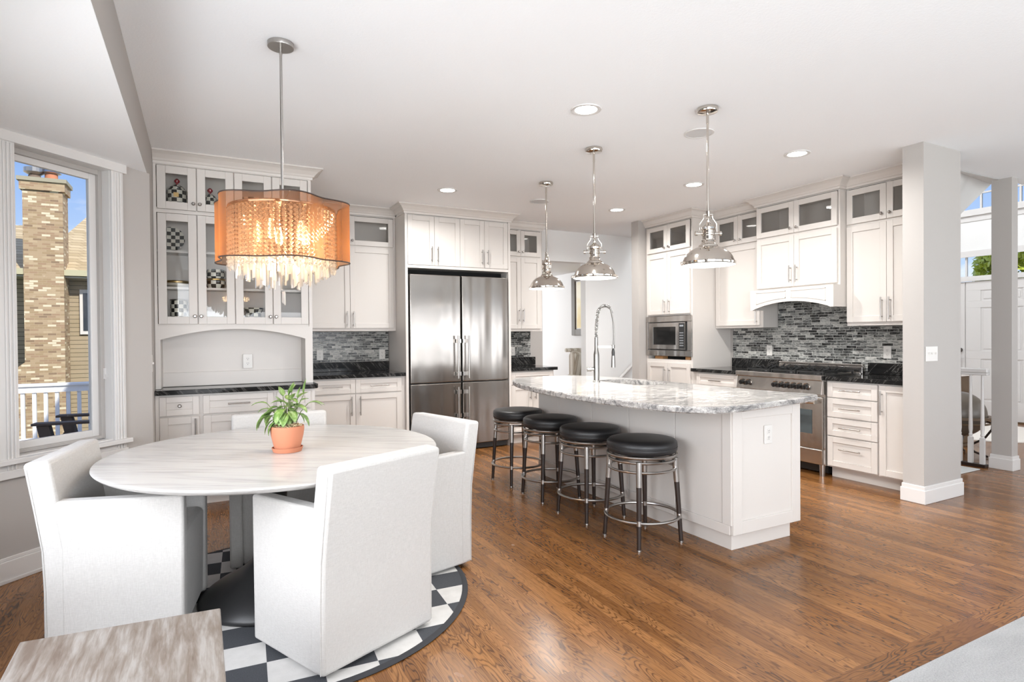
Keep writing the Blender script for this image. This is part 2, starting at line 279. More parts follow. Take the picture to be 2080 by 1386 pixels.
def bricks(name,W,H,cols,mortar,alongx=True,ms=.06):
    m,n,l,p=new_mat(name); v,x,y,z=objco(n,l); pz=mth(n,l,'DIVIDE',z,H); row=mth(n,l,'FLOOR',pz); u=mth(n,l,'ADD',x,y)
    pu=mth(n,l,'ADD',mth(n,l,'DIVIDE',u,W),mth(n,l,'MULTIPLY',row,.5)); cell=mth(n,l,'FLOOR',pu)
    w2=n.new('ShaderNodeTexWhiteNoise'); w2.noise_dimensions='2D'; l(comb(n,l,row,cell,0),w2.inputs['Vector'])
    r=ramp(n,cols); l(w2.outputs[0],r.inputs[0]); r.color_ramp.interpolation='CONSTANT' if len(cols)>3 else 'LINEAR'
    fx=mth(n,l,'FRACT',pu); ex=mth(n,l,'MINIMUM',fx,mth(n,l,'SUBTRACT',1,fx)); fz=mth(n,l,'FRACT',pz); ez=mth(n,l,'MINIMUM',fz,mth(n,l,'SUBTRACT',1,fz))
    gap=mth(n,l,'MAXIMUM',mth(n,l,'LESS_THAN',ex,ms*H/W),mth(n,l,'LESS_THAN',ez,ms)); l(mixc(n,l,gap,r.outputs[0],mortar),p.inputs['Base Color']); p.inputs['Roughness'].default_value=.9; bumpit(n,l,p,mth(n,l,'SUBTRACT',1,gap),.4,.01); return m
BRICK=bricks('tan_brick',.165,.052,[(0,(.36,.26,.155)),(.25,(.42,.31,.20)),(.5,(.35,.235,.15)),(.68,(.47,.36,.235)),(.80,(.68,.60,.45)),(.92,(.25,.17,.11))],(.43,.33,.22),ms=.08)
SIDING=bricks('tan_lap_siding',4.,.105,[(0,(.34,.28,.19)),(1,(.38,.31,.215))],(.10,.08,.05),ms=.06)
SHING=bricks('tan_shingles',.30,.09,[(0,(.44,.34,.20)),(1,(.60,.48,.31))],(.30,.22,.13),ms=.07)
def leafm(name,a,b,c=(.55,.62,.38)):
    m,n,l,p=new_mat(name); v,x,y,z=objco(n,l); t=noise(n,l,v,35,3,.6); r=ramp(n,[(.3,a),(.55,b),(.75,c)]); l(t,r.inputs[0]); l(r.outputs[0],p.inputs['Base Color']); p.inputs['Roughness'].default_value=.4
    return m
LEAF=leafm('green_variegated_leaf',(.07,.14,.028),(.17,.28,.07),(.50,.60,.34)); TREE=leafm('yellow_green_leaves',(.40,.48,.05),(.65,.68,.08),(.80,.80,.15))
STEM=mat('plant_stem',(.10,.13,.04),.6); BARK=mat('bark',(.12,.08,.05),.9)
def stripe():
    m,n,l,p=new_mat('striped_upholstery'); v,x,y,z=objco(n,l); a=mth(n,l,'FRACT',mth(n,l,'MULTIPLY',mth(n,l,'ADD',x,y),9.)); t=noise(n,l,v,40,3); r=ramp(n,[(0,(.78,.74,.66)),(.35,(.78,.74,.66)),(.45,(.42,.36,.28)),(.62,(.62,.56,.46)),(.75,(.46,.40,.32)),(.9,(.78,.74,.66))]); l(a,r.inputs[0]); l(mixc(n,l,.3,r.outputs[0],mixc(n,l,t,(.5,.5,.5),(1,1,1)),'MULTIPLY'),p.inputs['Base Color']); p.inputs['Roughness'].default_value=.9; return m
STRIPE=stripe()
def artm():
    m,n,l,p=new_mat('pale_yellow_print'); v,x,y,z=objco(n,l); t=noise(n,l,comb(n,l,x,mth(n,l,'MULTIPLY',y,4),mth(n,l,'MULTIPLY',z,2.5)),1,2); r=ramp(n,[(.35,(.74,.60,.30)),(.5,(.80,.70,.42)),(.6,(.86,.82,.66))]); l(t,r.inputs[0]); l(r.outputs[0],p.inputs['Base Color']); p.inputs['Roughness'].default_value=.5; return m
ARTM=artm(); MATB=mat('cream_mat_board',(.80,.78,.74),.8); FRAMEM=mat('pewter_frame',(.10,.088,.072),.4,.1)

# ------------------------------------------------------------------ mesh builder
ORG={}
class MB:
    def __init__(s): s.v=[]; s.f=[]
    def add(s,vs,fs):
        b=len(s.v); s.v+=[tuple(a) for a in vs]; s.f+=[tuple(i+b for i in f) for f in fs]; return s
    def box(s,x0,x1,y0,y1,z0,z1):
        x0,x1=sorted((x0,x1)); y0,y1=sorted((y0,y1)); z0,z1=sorted((z0,z1))
        return s.add([(x0,y0,z0),(x1,y0,z0),(x1,y1,z0),(x0,y1,z0),(x0,y0,z1),(x1,y0,z1),(x1,y1,z1),(x0,y1,z1)],[(0,3,2,1),(4,5,6,7),(0,1,5,4),(1,2,6,5),(2,3,7,6),(3,0,4,7)])
    def obox(s,c,ax,ay,az,hx,hy,hz):
        c=Vector(c); ax,ay,az=Vector(ax).normalized(),Vector(ay).normalized(),Vector(az).normalized(); q=[]
        for k in(-1,1):
            for i,j in((-1,-1),(1,-1),(1,1),(-1,1)): q.append(c+ax*hx*i+ay*hy*j+az*hz*k)
        return s.add(q,[(0,3,2,1),(4,5,6,7),(0,1,5,4),(1,2,6,5),(2,3,7,6),(3,0,4,7)])
    def cyl(s,p0,p1,r0,r1=None,n=16,caps=True):
        r1=r0 if r1 is None else r1; p0,p1=Vector(p0),Vector(p1); d=(p1-p0).normalized(); a=d.orthogonal().normalized(); b=d.cross(a); q=[]
        for p,r in((p0,r0),(p1,r1)): q+=[p+(a*math.cos(2*PI*i/n)+b*math.sin(2*PI*i/n))*r for i in range(n)]
        f=[(i,(i+1)%n,n+(i+1)%n,n+i) for i in range(n)]
        if caps: f+=[tuple(range(n-1,-1,-1)),tuple(range(n,2*n))]
        return s.add(q,f)
    def lathe(s,c,prof,n=32,caps=True):
        q=[]; m=len(prof)
        for r,z in prof: q+=[(c[0]+r*math.cos(2*PI*i/n),c[1]+r*math.sin(2*PI*i/n),c[2]+z) for i in range(n)]
        f=[]
        for k in range(m-1): f+=[(k*n+i,k*n+(i+1)%n,(k+1)*n+(i+1)%n,(k+1)*n+i) for i in range(n)]
        if caps: f+=[tuple(range(n-1,-1,-1)),tuple(range((m-1)*n,m*n))]
        return s.add(q,f)
    def tube(s,pts,r,n=8,closed=False):
        pts=[Vector(p) for p in pts]; m=len(pts); q=[]; pa=None
        for k,p in enumerate(pts):
            a_=pts[(k-1)%m] if (closed or k>0) else p; b_=pts[(k+1)%m] if (closed or k<m-1) else p; d=(b_-a_).normalized()
            if pa is None: pa=d.orthogonal().normalized()
            pa=(pa-d*pa.dot(d)).normalized(); pb=d.cross(pa); rr=r[k] if isinstance(r,(list,tuple)) else r
            q+=[p+(pa*math.cos(2*PI*i/n)+pb*math.sin(2*PI*i/n))*rr for i in range(n)]
        f=[]
        for k in range(m if closed else m-1):
            k2=(k+1)%m; f+=[(k*n+i,k*n+(i+1)%n,k2*n+(i+1)%n,k2*n+i) for i in range(n)]
        if not closed: f+=[tuple(range(n-1,-1,-1)),tuple(range((m-1)*n,m*n))]
        return s.add(q,f)
    def ring(s,c,R_,r,n=48,k=8): return s.tube([(c[0]+R_*math.cos(2*PI*i/n),c[1]+R_*math.sin(2*PI*i/n),c[2]) for i in range(n)],r,k,True)
    def prism(s,poly,fn,a,b):
        n=len(poly); q=[fn(u,v,a) for u,v in poly]+[fn(u,v,b) for u,v in poly]
        return s.add(q,[tuple(range(n-1,-1,-1)),tuple(range(n,2*n))]+[(i,(i+1)%n,n+(i+1)%n,n+i) for i in range(n)])
    def sphere(s,c,r,n=16,m=10,sz=1):
        return s.lathe(c,[(max(r*math.sin(PI*k/m),1e-4),-r*sz*math.cos(PI*k/m)) for k in range(m+1)],n,False)
def thing(name,label,cat,loc=(0,0,0),rz=0,group=None):
    o=bpy.data.objects.new(name,None); col.objects.link(o); o.location=loc; o.rotation_euler=(0,0,rz); o.empty_display_size=.1
    o['label']=label; o['category']=cat
    if group: o['group']=group
    ORG[o.name]=Vector(loc); return o
def obj(name,mb,m,parent=None,bevel=0,smooth=False,local=False,seg=2,label=None,sub=0,origin=None):
    org=Vector((0,0,0))
    if parent is not None and not local: org=ORG[parent.name]
    if parent is None and origin is not None: org=Vector(origin)
    me=bpy.data.meshes.new(name); me.from_pydata([tuple(Vector(a)-org) for a in mb.v],[],mb.f)
    bm=bmesh.new(); bm.from_mesh(me); bmesh.ops.recalc_face_normals(bm,faces=bm.faces); bm.to_mesh(me); bm.free()
    me.materials.append(m); o=bpy.data.objects.new(name,me); col.objects.link(o)
    if parent is not None: o.parent=parent; ORG[o.name]=ORG[parent.name]
    else:
        ORG[o.name]=org
        if origin is not None: o.location=org
    if bevel:
        b=o.modifiers.new('bevel','BEVEL'); b.width=bevel; b.segments=seg; b.limit_method='ANGLE'; b.angle_limit=R(40); b.harden_normals=False
    if sub:
        b=o.modifiers.new('subsurf','SUBSURF'); b.levels=b.render_levels=sub
    if smooth:
        for p in me.polygons: p.use_smooth=True
        if smooth!='all':
            try: me.set_sharp_from_angle(angle=R(38))
            except Exception: pass
    if label: o['label']=label
    return o
def tag(o,label,cat,group=None):
    o['label']=label; o['category']=cat
    if group: o['group']=group
    return o
def struct(name,mb,m,parent=None,**k):
    o=obj(name,mb,m,parent,**k)
    if parent is None: o['kind']='structure'
    return o
def copy_tree(o,parent=None,first=True):
    c=o.copy(); col.objects.link(c); c.parent=parent
    if first: ORG[c.name]=ORG[o.name]
    for ch in [x for x in bpy.data.objects if x.parent==o and x is not c]: copy_tree(ch,c,False)
    return c

# ================================================================== SETTING
C=2.74
BX=-.307; BY=4.69; YB=6.83; XR=5.62
# floor
struct('floor',MB().box(-1.3,12,1.39,13,-.06,0),OAK)
struct('trim_1',MB().box(-1.3,12,1.262,1.39,-.06,.0012),OAKB,bevel=.001)   # border board
cp=struct('floor_carpet',MB().box(-1.3,12,-3.6,1.262,-.06,.012),CARPET); cp.name='floor_carpet'
# ceilings
struct('ceiling',MB().add([(BX,-3.6,C),(12,-3.6,C),(12,2.75,C),(5.75,2.75,C),(5.75,7.0,C),(BX,7.0,C)],[(0,1,2,3,4,5)]).add([(BX,-3.6,C+.1),(12,-3.6,C+.1),(12,2.75,C+.1),(5.75,2.75,C+.1),(5.75,7.0,C+.1),(BX,7.0,C+.1)],[(0,1,2,3,4,5)]),CEIL)
struct('ceiling_bay',MB().prism([(BX-.001,.5),(BX-.001,4.72),(-1.12,3.93),(-1.12,.5)],lambda u,v,a:(u,v,a),2.43,2.5),CEIL)
struct('wall_bulkhead',MB().box(BX-.11,BX,-3.6,BY,2.435,C),WALL)
struct('ceiling_foyer',MB().box(5.6,12,2.6,7.0,5.2,5.3),CEIL)
# walls
struct('wall_bay_stub',MB().box(BX-.14,BX,BY,5.5,0,C),WALL)
struct('wall_hutch',MB().box(BX-.1,.86,5.5,YB+.12,0,C),WALL)
struct('wall_back',MB().box(.86,4.09,YB,YB+.12,0,C),WALL)
struct('wall_stair_hall',MB().box(4.80,10.4,YB,YB+.12,0,5.2).box(4.09,4.80,YB,YB+.12,2.32,C+.05),WALLW)
struct('wall_range',MB().box(XR,XR+.055,2.625,5.93,0,C).box(4.885,XR,5.795,5.93,0,C),WALL)
struct('wall_column',MB().box(4.825,5.356,2.464,2.615,0,C),WALL)
struct('wall_range_end',MB().box(5.350,XR+.004,2.602,2.62,0,C),WALL)
struct('wall_column_foyer',MB().box(6.675,6.79,2.655,2.815,0,C),WALL)
def base_around(name,x0,x1,y0,y1,h=.135,t=.016,m=TRIM):
    mb=MB()
    for a,b in((t,h-.03),(t*.6,h)): mb.box(x0-a,x1+a,y0-a,y1+a,0.0,b)
    return struct(name,mb,m,bevel=.004)
base_around('baseboard_column',4.825,5.356,2.464,2.612)
base_around('baseboard_foyer',6.675,6.79,2.655,2.815)
struct('wall_rear',MB().box(-1.5,12,-3.7,-3.6,0,.4).box(-1.5,12,-3.7,-3.6,2.5,C).box(-1.5,-.6,-3.7,-3.6,.4,2.5).box(3.9,4.8,-3.7,-3.6,.4,2.5).box(9.6,12,-3.7,-3.6,.4,2.5),WALL)
struct('wall_right',MB().box(10.2,10.32,-3.7,3.62,0,5.2),WALL)
struct('wall_left',MB().box(BX-.14,BX,-3.7,-3.2,0,C).box(BX-.14,BX,-.2,.6,0,C).box(BX-.14,BX,-3.2,-.2,0,.6).box(BX-.14,BX,-3.2,-.2,2.3,C).box(-1.16,-1.08,.2,1.2,0,2.45).box(-1.16,-1.08,3.4,3.95,0,2.45).box(-1.16,-1.08,1.2,3.4,0,.66).box(-1.16,-1.08,1.2,3.4,2.32,2.45).box(-1.16,BX,.5,.6,0,2.43),WALL)
# foyer upper parts
struct('wall_foyer_upper',MB().box(5.75,12,2.6,2.75,C+.1,5.2).box(5.6,5.75,2.75,7.0,C+.02,5.2),WALLW)
struct('ceiling_foyer_slope',MB().add([(5.70,2.752,2.735),(6.70,2.752,2.735),(7.82,3.30,2.95),(6.4,3.30,2.09),(5.70,2.9,3.0),(6.7,2.9,3.0),(7.82,3.40,3.2),(6.4,3.4,2.3)],[(0,1,2,3),(4,5,6,7),(0,1,5,4),(1,2,6,5),(2,3,7,6),(3,0,4,7)]),WALLW)
# ---- bay window wall (45 degrees). local frame: s along wall from stub corner toward camera-left, n = into room
S2=math.sqrt(.5)
def bw(s,n,z): return Vector((BX-s*S2+n*S2,BY-s*S2-n*S2,z))
def bbox(mb,s0,s1,n0,n1,z0,z1):
    q=[bw(s,n,z) for z in(z0,z1) for s,n in((s0,n0),(s1,n0),(s1,n1),(s0,n1))]
    return mb.add(q,[(0,3,2,1),(4,5,6,7),(0,1,5,4),(1,2,6,5),(2,3,7,6),(3,0,4,7)])
mb=MB(); bbox(mb,-.02,.265,-.14,0,0,2.43); bbox(mb,.83,1.12,-.14,0,0,2.43); bbox(mb,.265,.83,-.14,0,0,.66); bbox(mb,.265,.83,-.14,0,2.385,2.43)
struct('wall_bay',mb,WALL)
mb=MB(); bbox(mb,0.0,1.12,0,.016,0,.115); bbox(mb,0,1.12,0,.009,.115,.135); bbox(mb,0,1.12,.016,.026,0,.02)
struct('baseboard_bay',mb,TRIM,bevel=.003)
win=bpy.data.objects.new('window_1',None); col.objects.link(win); win.location=bw(.55,0,.66); ORG[win.name]=Vector(win.location); win['kind']='structure'
win['label']='tall white cased window beside the dining table'
mb=MB()
for s0,s1 in((.19,.268),(.826,.925)):   # fluted side casings
    bbox(mb,s0,s1,0,.018,.57,2.385)
    for k in range(3): a=s0+.014+k*.019; bbox(mb,a,a+.011,.018,.024,.60,2.37)
bbox(mb,.17,.94,0,.028,2.375,2.432); bbox(mb,.18,.935,0,.022,.555,.60); bbox(mb,.17,.945,0,.05,.635,.662)
bbox(mb,.19,.925,0,.016,.60,.635)
obj('window_casing',mb,TRIM,win,bevel=.003)
mb=MB(); bbox(mb,.262,.272,-.12,.0,.66,2.385); bbox(mb,.824,.832,-.12,0,.66,2.385); bbox(mb,.265,.83,-.12,0,2.375,2.387); bbox(mb,.265,.83,-.12,0,.655,.668)
obj('window_jamb',mb,TRIM,win)
mb=MB(); a,b,c_,d=.272,.824,.672,2.375
for (s0,s1,z0,z1) in((a,a+.025,c_,d),(b-.012,b,c_,d),(a+.025,b-.012,c_,c_+.02),(a+.025,b-.012,d-.03,d)): bbox(mb,s0,s1,-.085,-.06,z0,z1)
obj('window_screen_frame',mb,PSHADE,win,bevel=.002)
mb=MB()
for (s0,s1,z0,z1) in((a+.02,a+.065,c_+.015,d-.02),(b-.03,b,c_+.015,d-.02),(a+.065,b-.03,c_+.015,c_+.06),(a+.065,b-.03,d-.065,d-.02)): bbox(mb,s0,s1,-.115,-.085,z0,z1)
sash=obj('window_sash',mb,TRIM,win,bevel=.004)
mb=MB(); bbox(mb,a+.06,b-.02,-.102,-.098,c_+.05,d-.06); obj('window_pane',mb,GLASS,sash)
mb=MB(); bbox(mb,.80,.812,-.06,-.03,.86,.91); bbox(mb,.785,.80,-.05,-.04,.80,.87); obj('window_latch',mb,TRIM,win,bevel=.003)
mb=MB(); bbox(mb,.272,.282,-.075,-.05,1.05,1.12); bbox(mb,.274,.280,-.05,-.035,1.06,1.08); obj('window_catch',mb,TRIM,win)

# ================================================================== CABINET TOOLS
class F:   # a front plane; u along wall, d outward
    def __init__(s,axis,p): s.a=axis; s.p=p
    def pt(s,u,z,d): return (u,s.p-d,z) if s.a=='Y' else (s.p-d,u,z)
    def box(s,mb,u0,u1,z0,z1,d0,d1):
        p=s.pt(u0,z0,d0); q=s.pt(u1,z1,d1); return mb.box(p[0],q[0],p[1],q[1],p[2],q[2])
    def cyl(s,mb,a,b,r,n=10,r1=None): return mb.cyl(s.pt(*a),s.pt(*b),r,r1,n)
def door(f,par,u0,u1,z0,z1,name='door',rail=.055,glass=False,handle=None,hu=None,hz=None,hl=.13,label=None,d0=0.0):
    mb=MB(); t=.02; g=.0015
    u0,u1=min(u0,u1)+g,max(u0,u1)-g; z0+=g; z1-=g; r=min(rail,(z1-z0)*.34)
    f.box(mb,u0,u0+rail,z0,z1,d0,d0+t); f.box(mb,u1-rail,u1,z0,z1,d0,d0+t); f.box(mb,u0+rail,u1-rail,z0,z0+r,d0,d0+t); f.box(mb,u0+rail,u1-rail,z1-r,z1,d0,d0+t)
    if not glass: f.box(mb,u0+rail-.001,u1-rail+.001,z0+r-.001,z1-r+.001,d0,d0+.009)
    o=obj(name,mb,CAB,par,bevel=.0022,seg=2,label=label)
    if glass: obj('glass_pane',f.box(MB(),u0+rail-.004,u1-rail+.004,z0+r-.004,z1-r+.004,d0+.006,d0+.009),CGLASS,o)
    if handle=='v':
        mb=MB(); f.cyl(mb,(hu,hz-hl/2,d0+t+.03),(hu,hz+hl/2,d0+t+.03),.0058); 
        for k in(-.36,.36): f.cyl(mb,(hu,hz+hl*k,d0+t-.001),(hu,hz+hl*k,d0+t+.03),.0045)
        obj('bar_handle',mb,NICK,o,smooth=True)
    elif handle=='h':
        mb=MB(); f.cyl(mb,(hu-hl/2,hz,d0+t+.03),(hu+hl/2,hz,d0+t+.03),.0058)
        for k in(-.36,.36): f.cyl(mb,(hu+hl*k,hz,d0+t-.001),(hu+hl*k,hz,d0+t+.03),.0045)
        obj('bar_handle',mb,NICK,o,smooth=True)
    elif handle=='k':
        mb=MB(); f.cyl(mb,(hu,hz,d0+t-.001),(hu,hz,d0+t+.015),.005,12); f.cyl(mb,(hu,hz,d0+t+.013),(hu,hz,d0+t+.021),.011,16,.0135); f.cyl(mb,(hu,hz,d0+t+.021),(hu,hz,d0+t+.027),.0135,16,.008)
        obj('knob',mb,KNOBM,o,smooth=True)
    return o
def crown(f,par,u0,u1,z0,ret0=0,ret1=0,proj=.085,d0=0,C_=C):
    h=C_-z0; P=[(0,z0),(.012,z0),(.014,z0+h*.22),(.022,z0+h*.25),(.030,z0+h*.40),(proj*.62,z0+h*.68),(proj*.9,z0+h*.84),(proj,z0+h*.86),(proj,C_-.001),(0,C_-.001)]
    rings=[]
    if ret0: rings.append([f.pt(u0-d,z,-ret0+d0) for d,z in P]); rings.append([f.pt(u0-d,z,d+d0) for d,z in P])
    else: rings.append([f.pt(u0,z,d+d0) for d,z in P])
    if ret1: rings.append([f.pt(u1+d,z,d+d0) for d,z in P]); rings.append([f.pt(u1+d,z,-ret1+d0) for d,z in P])
    else: rings.append([f.pt(u1,z,d+d0) for d,z in P])
    n=len(P); mb=MB(); q=[p for r in rings for p in r]; fs=[tuple(range(n)),tuple(range((len(rings)-1)*n,len(rings)*n))]
    for k in range(len(rings)-1): fs+=[(k*n+i,k*n+(i+1)%n,(k+1)*n+(i+1)%n,(k+1)*n+i) for i in range(n)]
    mb.add(q,fs); return obj('crown_molding',mb,CAB,par)
def hollow(f,par,u0,u1,z0,z1,depth,shelves=(),name='cabinet_box',t=.018,divs=()):
    mb=MB(); f.box(mb,u0,u0+t,z0,z1,-depth,0); f.box(mb,u1-t,u1,z0,z1,-depth,0); f.box(mb,u0+t,u1-t,z0,z0+t,-depth,0); f.box(mb,u0+t,u1-t,z1-t,z1,-depth,0); f.box(mb,u0+t,u1-t,z0+t,z1-t,-depth,-depth+.008)
    for d in divs: f.box(mb,d-.02,d+.02,z0+t,z1-t,-.02,-.001)
    o=obj(name,mb,CAB,par)
    for z in shelves: obj('shelf',f.box(MB(),u0+t+.001,u1-t-.001,z-.009,z+.009,-depth+.01,-.03),CAB,par)
    return o
def outlet(f,u,z,label,switch=0,scale=1.):
    w=.035*scale+.023*max(0,switch-1); h=.057*scale
    t=thing('light_switch' if switch else 'power_outlet',label,'light switch' if switch else 'power outlet',f.pt(u,z,0))
    mb=MB(); f.box(mb,u-w,u+w,z-h,z+h,.0005,.006); obj('cover_plate',mb,PLATE,t,bevel=.002)
    if switch:
        for k in range(switch):
            uu=u+(k-(switch-1)/2)*.046; mb=MB(); f.box(mb,uu-.005,uu+.005,z-.002,z+.012,.006,.016); obj('toggle',mb,PLATE,t,bevel=.001)
    else:
        for k in(-1,1):
            zz=z+k*.020; mb=MB(); mb.cyl(f.pt(u,zz,.005),f.pt(u,zz,.0085),.016,n=16); so_=obj('socket',mb,PLATE,t)
            mb=MB(); f.box(mb,u-.0075,u-.005,zz-.002,zz+.008,.0085,.0092); f.box(mb,u+.005,u+.0075,zz-.002,zz+.008,.0085,.0092); f.cyl(mb,(u,zz-.008,.008),(u,zz-.008,.0092),.003,8); obj('slots',mb,SLOT,so_)
    return t
def slab(poly,z0,z1,m,name,label,cat,bevel=.004,hole=None):
    mb=MB().prism(poly,lambda u,v,a:(u,v,a),z0,z1); o=obj(name,mb,m,bevel=bevel); return tag(o,label,cat)

# ================================================================== HUTCH (left, Y front 5.24 / 5.15)
HL,HR=-.305,.85
hb=thing('hutch_base_cabinet','white base cabinet with three drawers under the display hutch, by the window wall','cabinet',(.27,5.4,0))
fb=F('Y',5.17)
mb=MB().box(HL,HR,5.17,5.495,.1,.875).box(HL,HR,5.23,5.495,0,.1); obj('cabinet_box',mb,CAB,hb)
obj('filler_strip',MB().box(HL,-.28,5.155,5.17,.1,.875),CAB,hb)
e=[-.28,.0,.535,.815]
door(fb,hb,e[0]+.0,e[1]-.012,.715,.862,'drawer',handle='k',hu=-.145,hz=.79,rail=.045)
door(fb,hb,e[1]+.012,e[2]-.012,.715,.862,'drawer',handle='h',hu=.267,hz=.79,hl=.16,rail=.045)
door(fb,hb,e[2]+.012,e[3],.715,.862,'drawer',handle='k',hu=.68,hz=.79,rail=.045)
door(fb,hb,e[0],e[1]-.012,.115,.705,handle='v',hu=-.04,hz=.625)
door(fb,hb,e[1]+.012,.267,.115,.705,handle='v',hu=.235,hz=.6); door(fb,hb,.267,e[2]-.012,.115,.705,handle='v',hu=.30,hz=.6)
door(fb,hb,e[2]+.012,e[3],.115,.705,handle='v',hu=.575,hz=.625)
slab([(HL-.0,5.115),(.835,5.115),(.865,5.13),(.875,5.15),(.875,5.49),(HL,5.49)],.877,.914,BGR,'countertop','black veined granite countertop on the hutch base below the arch','countertop')
hu_=thing('display_hutch','white display hutch with glass doors and arched opening, beside the window wall','cabinet',(.27,5.4,.916))
fh=F('Y',5.26); bk=5.26-5.485
divx=[-.283,-.012,.254,.538,.822]
hollow(fh,hu_,HL,HR,1.40,2.30,.225,shelves=(1.70,1.985),divs=divx[1:4])
hollow(fh,hu_,HL,HR,2.30,2.655,.225,divs=divx[1:4],name='upper_cabinet_box')
obj('face_rails',MB().box(-.285,.824,5.245,5.259,2.274,2.296).box(HL,-.285,5.245,5.259,1.40,2.655).box(.824,HR,5.245,5.259,1.40,2.655).box(-.285,.824,5.245,5.259,2.64,2.655),CAB,hu_)
# niche: sides, back panel, arch
obj('side_panel',MB().box(HL,HL+.035,5.245,5.485,.916,1.40),CAB,hu_); obj('side_panel',MB().box(HR-.06,HR,5.245,5.485,.916,1.40),CAB,hu_)
obj('back_panel',MB().box(HL+.035,HR-.06,5.475,5.485,.916,1.40).box(HL+.035,HR-.06,5.460,5.475,.916,1.03),CAB,hu_,bevel=.003)
ar=[(HL+.035,1.40),(HR-.06,1.40)]; n_=24; a0,a1=HL+.035,HR-.06
ar+= [(a1+(a0-a1)*k/n_,1.295+.083*(1-(2*k/n_-1)**2)) for k in range(n_+1)]
obj('arched_valance',MB().prism(ar,lambda u,v,a:(u,a,v),5.245,5.262),CAB,hu_)
for i in range(4):
    u0,u1=divx[i],divx[i+1]; k=u1-.022 if i%2==0 else u0+.022
    door(fh,hu_,u0+.002,u1-.002,2.303,2.638,glass=True,handle='k',hu=k,hz=2.355,rail=.058)
    door(fh,hu_,u0+.002,u1-.002,1.415,2.272,glass=True,handle='k',hu=k,hz=1.478,rail=.058)
crown(fh,hu_,HL,HR,2.645,0,.22,.09,d0=.012)
# dishes in the hutch
def pot_thing(name,label,cat,x,y,z,prof,m,extra=None,group=None):
    t=thing(name,label,cat,(x,y,z),0,group); obj('body',MB().lathe((0,0,0),prof,28),m,t,smooth=True,local=True)
    if extra: extra(t)
    return t
def lidk(z,r,knob=True,m=CHK):
    def fn(t):
        l_=obj('lid',MB().lathe((0,0,z),[(r,0),(r*1.02,.006),(r*.8,.022),(r*.35,.036),(.01,.04)],28),m,t,smooth=True,local=True)
        if knob: obj('lid_knob',MB().lathe((0,0,z+.04),[(.006,0),(.007,.008),(.019,.018),(.021,.03),(.012,.042),(.003,.048)],14),RED,l_,smooth=True,local=True)
    return fn
def can(r,h): return [(r*.96,0),(r,.005),(r,h-.012),(r*.93,h-.003),(r*.9,h)]
def canister_a(t):
    lidk(.17,.055)(t); obj('yellow_label',MB().obox((-.005,-.0725,.115),(1,0,0),(0,1,0),(0,0,1),.018,.003,.017),GOLD,t,local=True,label='small yellow square label')
pot_thing('canister','large checkered canister with red knob in the top cabinet next to the window','canister',-.148,5.385,2.319,[(.07,0),(.0745,.01),(.0745,.152),(.066,.166),(.05,.170)],CHK,canister_a)
pot_thing('canister','smaller checkered canister with red knob, second compartment of the hutch top','canister',.085,5.385,2.319,[(.058,0),(.064,.02),(.062,.08),(.05,.115),(.045,.12)],CHK,lidk(.12,.047))
def bowlgreen(t): obj('inner_glaze',MB().lathe((0,0,0),[(.03,.02),(.06,.07),(.082,.146)],24,False),GREEN,t,smooth=True,local=True,label='green inside')
pot_thing('bowl','wide checkered bowl with green lining above the chandelier','bowl',.405,5.375,2.319,[(.04,0),(.045,.05),(.05,.09),(.07,.12),(.088,.148),(.083,.147),(.045,.09)],CHK,bowlgreen)
t=thing('plate','round checkered plate leaning in the tall hutch door beside the window','plate',(-.195,5.43,1.996)); pr=[(.001,0),(.06,.001),(.095,.012),(.097,.016),(.06,.008),(.001,.006)]
o=obj('plate_disc',MB().lathe((0,0,0),pr,32,False),CHKP,t,smooth=True,local=True); o.rotation_euler=(R(80),0,0); o.location=(0,-.02,.099)
CHKP2=checker_plane('checkered_plate_glaze_flat',.03,('x','y')); o.data.materials[0]=CHKP2
pot_thing('tray','shallow white dish with gold rim on the hutch middle shelf','dish',-.155,5.37,1.7102,[(.06,0),(.085,.012),(.092,.03),(.087,.03),(.06,.006)],mat('cream_glaze',(.62,.58,.50),.2),lambda t:obj('gold_rim',MB().ring((0,0,.040),.082,.011,32,8),GOLD,t,smooth=True,local=True,label='gold rim'))
pot_thing('canister','tall straight checkered canister at the bottom of the hutch, nearest the window','canister',-.145,5.375,1.419,can(.062,.19),CHK,lambda t:obj('rim',MB().ring((0,0,.19),.058,.006,32,8),NICK,t,smooth=True,local=True))
pot_thing('pitcher','squat checkered pitcher with gold band on the hutch middle shelf','pitcher',.118,5.365,1.710,[(.06,0),(.072,.015),(.074,.055),(.058,.07),(.072,.09),(.070,.135),(.064,.15)],CHK,lambda t:obj('gold_band',MB().ring((0,0,.07),.060,.010,32,8),GOLD,t,smooth=True,local=True))
for k in range(5):
    p=pot_thing('plate','','plate',.12,5.37,1.419+.0125*k,[(.05,0),(.082,.007),(.084,.010),(.05,.005)],mat('plate_glaze%d'%k,(.5-.08*(k%2),.46-.09*(k%2),.38-.1*(k%2)),.2),None,'stacked plates at the bottom of the hutch')
    p['label']='gold and cream plate in the low stack at the hutch bottom, level %s'%['lowest','second up','middle','fourth up','topmost'][k]
pot_thing('bowl','large checkered fluted bowl at the bottom of the hutch below the crystals','bowl',.395,5.37,1.419,[(.05,0),(.062,.02),(.068,.08),(.06,.09),(.085,.135),(.078,.135),(.05,.08)],CHK)
for k in range(4):
    pot_thing('cup','small dark cup, %s in the low row at the right end of the hutch'%['first','second','third','last'][k],'cup',.60+.042*k,5.37+.01*(k%2),1.419,[(.014,0),(.018,.02),(.02,.045-.006*(k%2)),(.017,.045-.006*(k%2)),(.012,.01)],mat('cup%d'%k,[(.12,.04,.03),(.05,.06,.10),(.22,.2,.18),(.03,.03,.03)][k],.25),None,'small dark cups in the hutch')

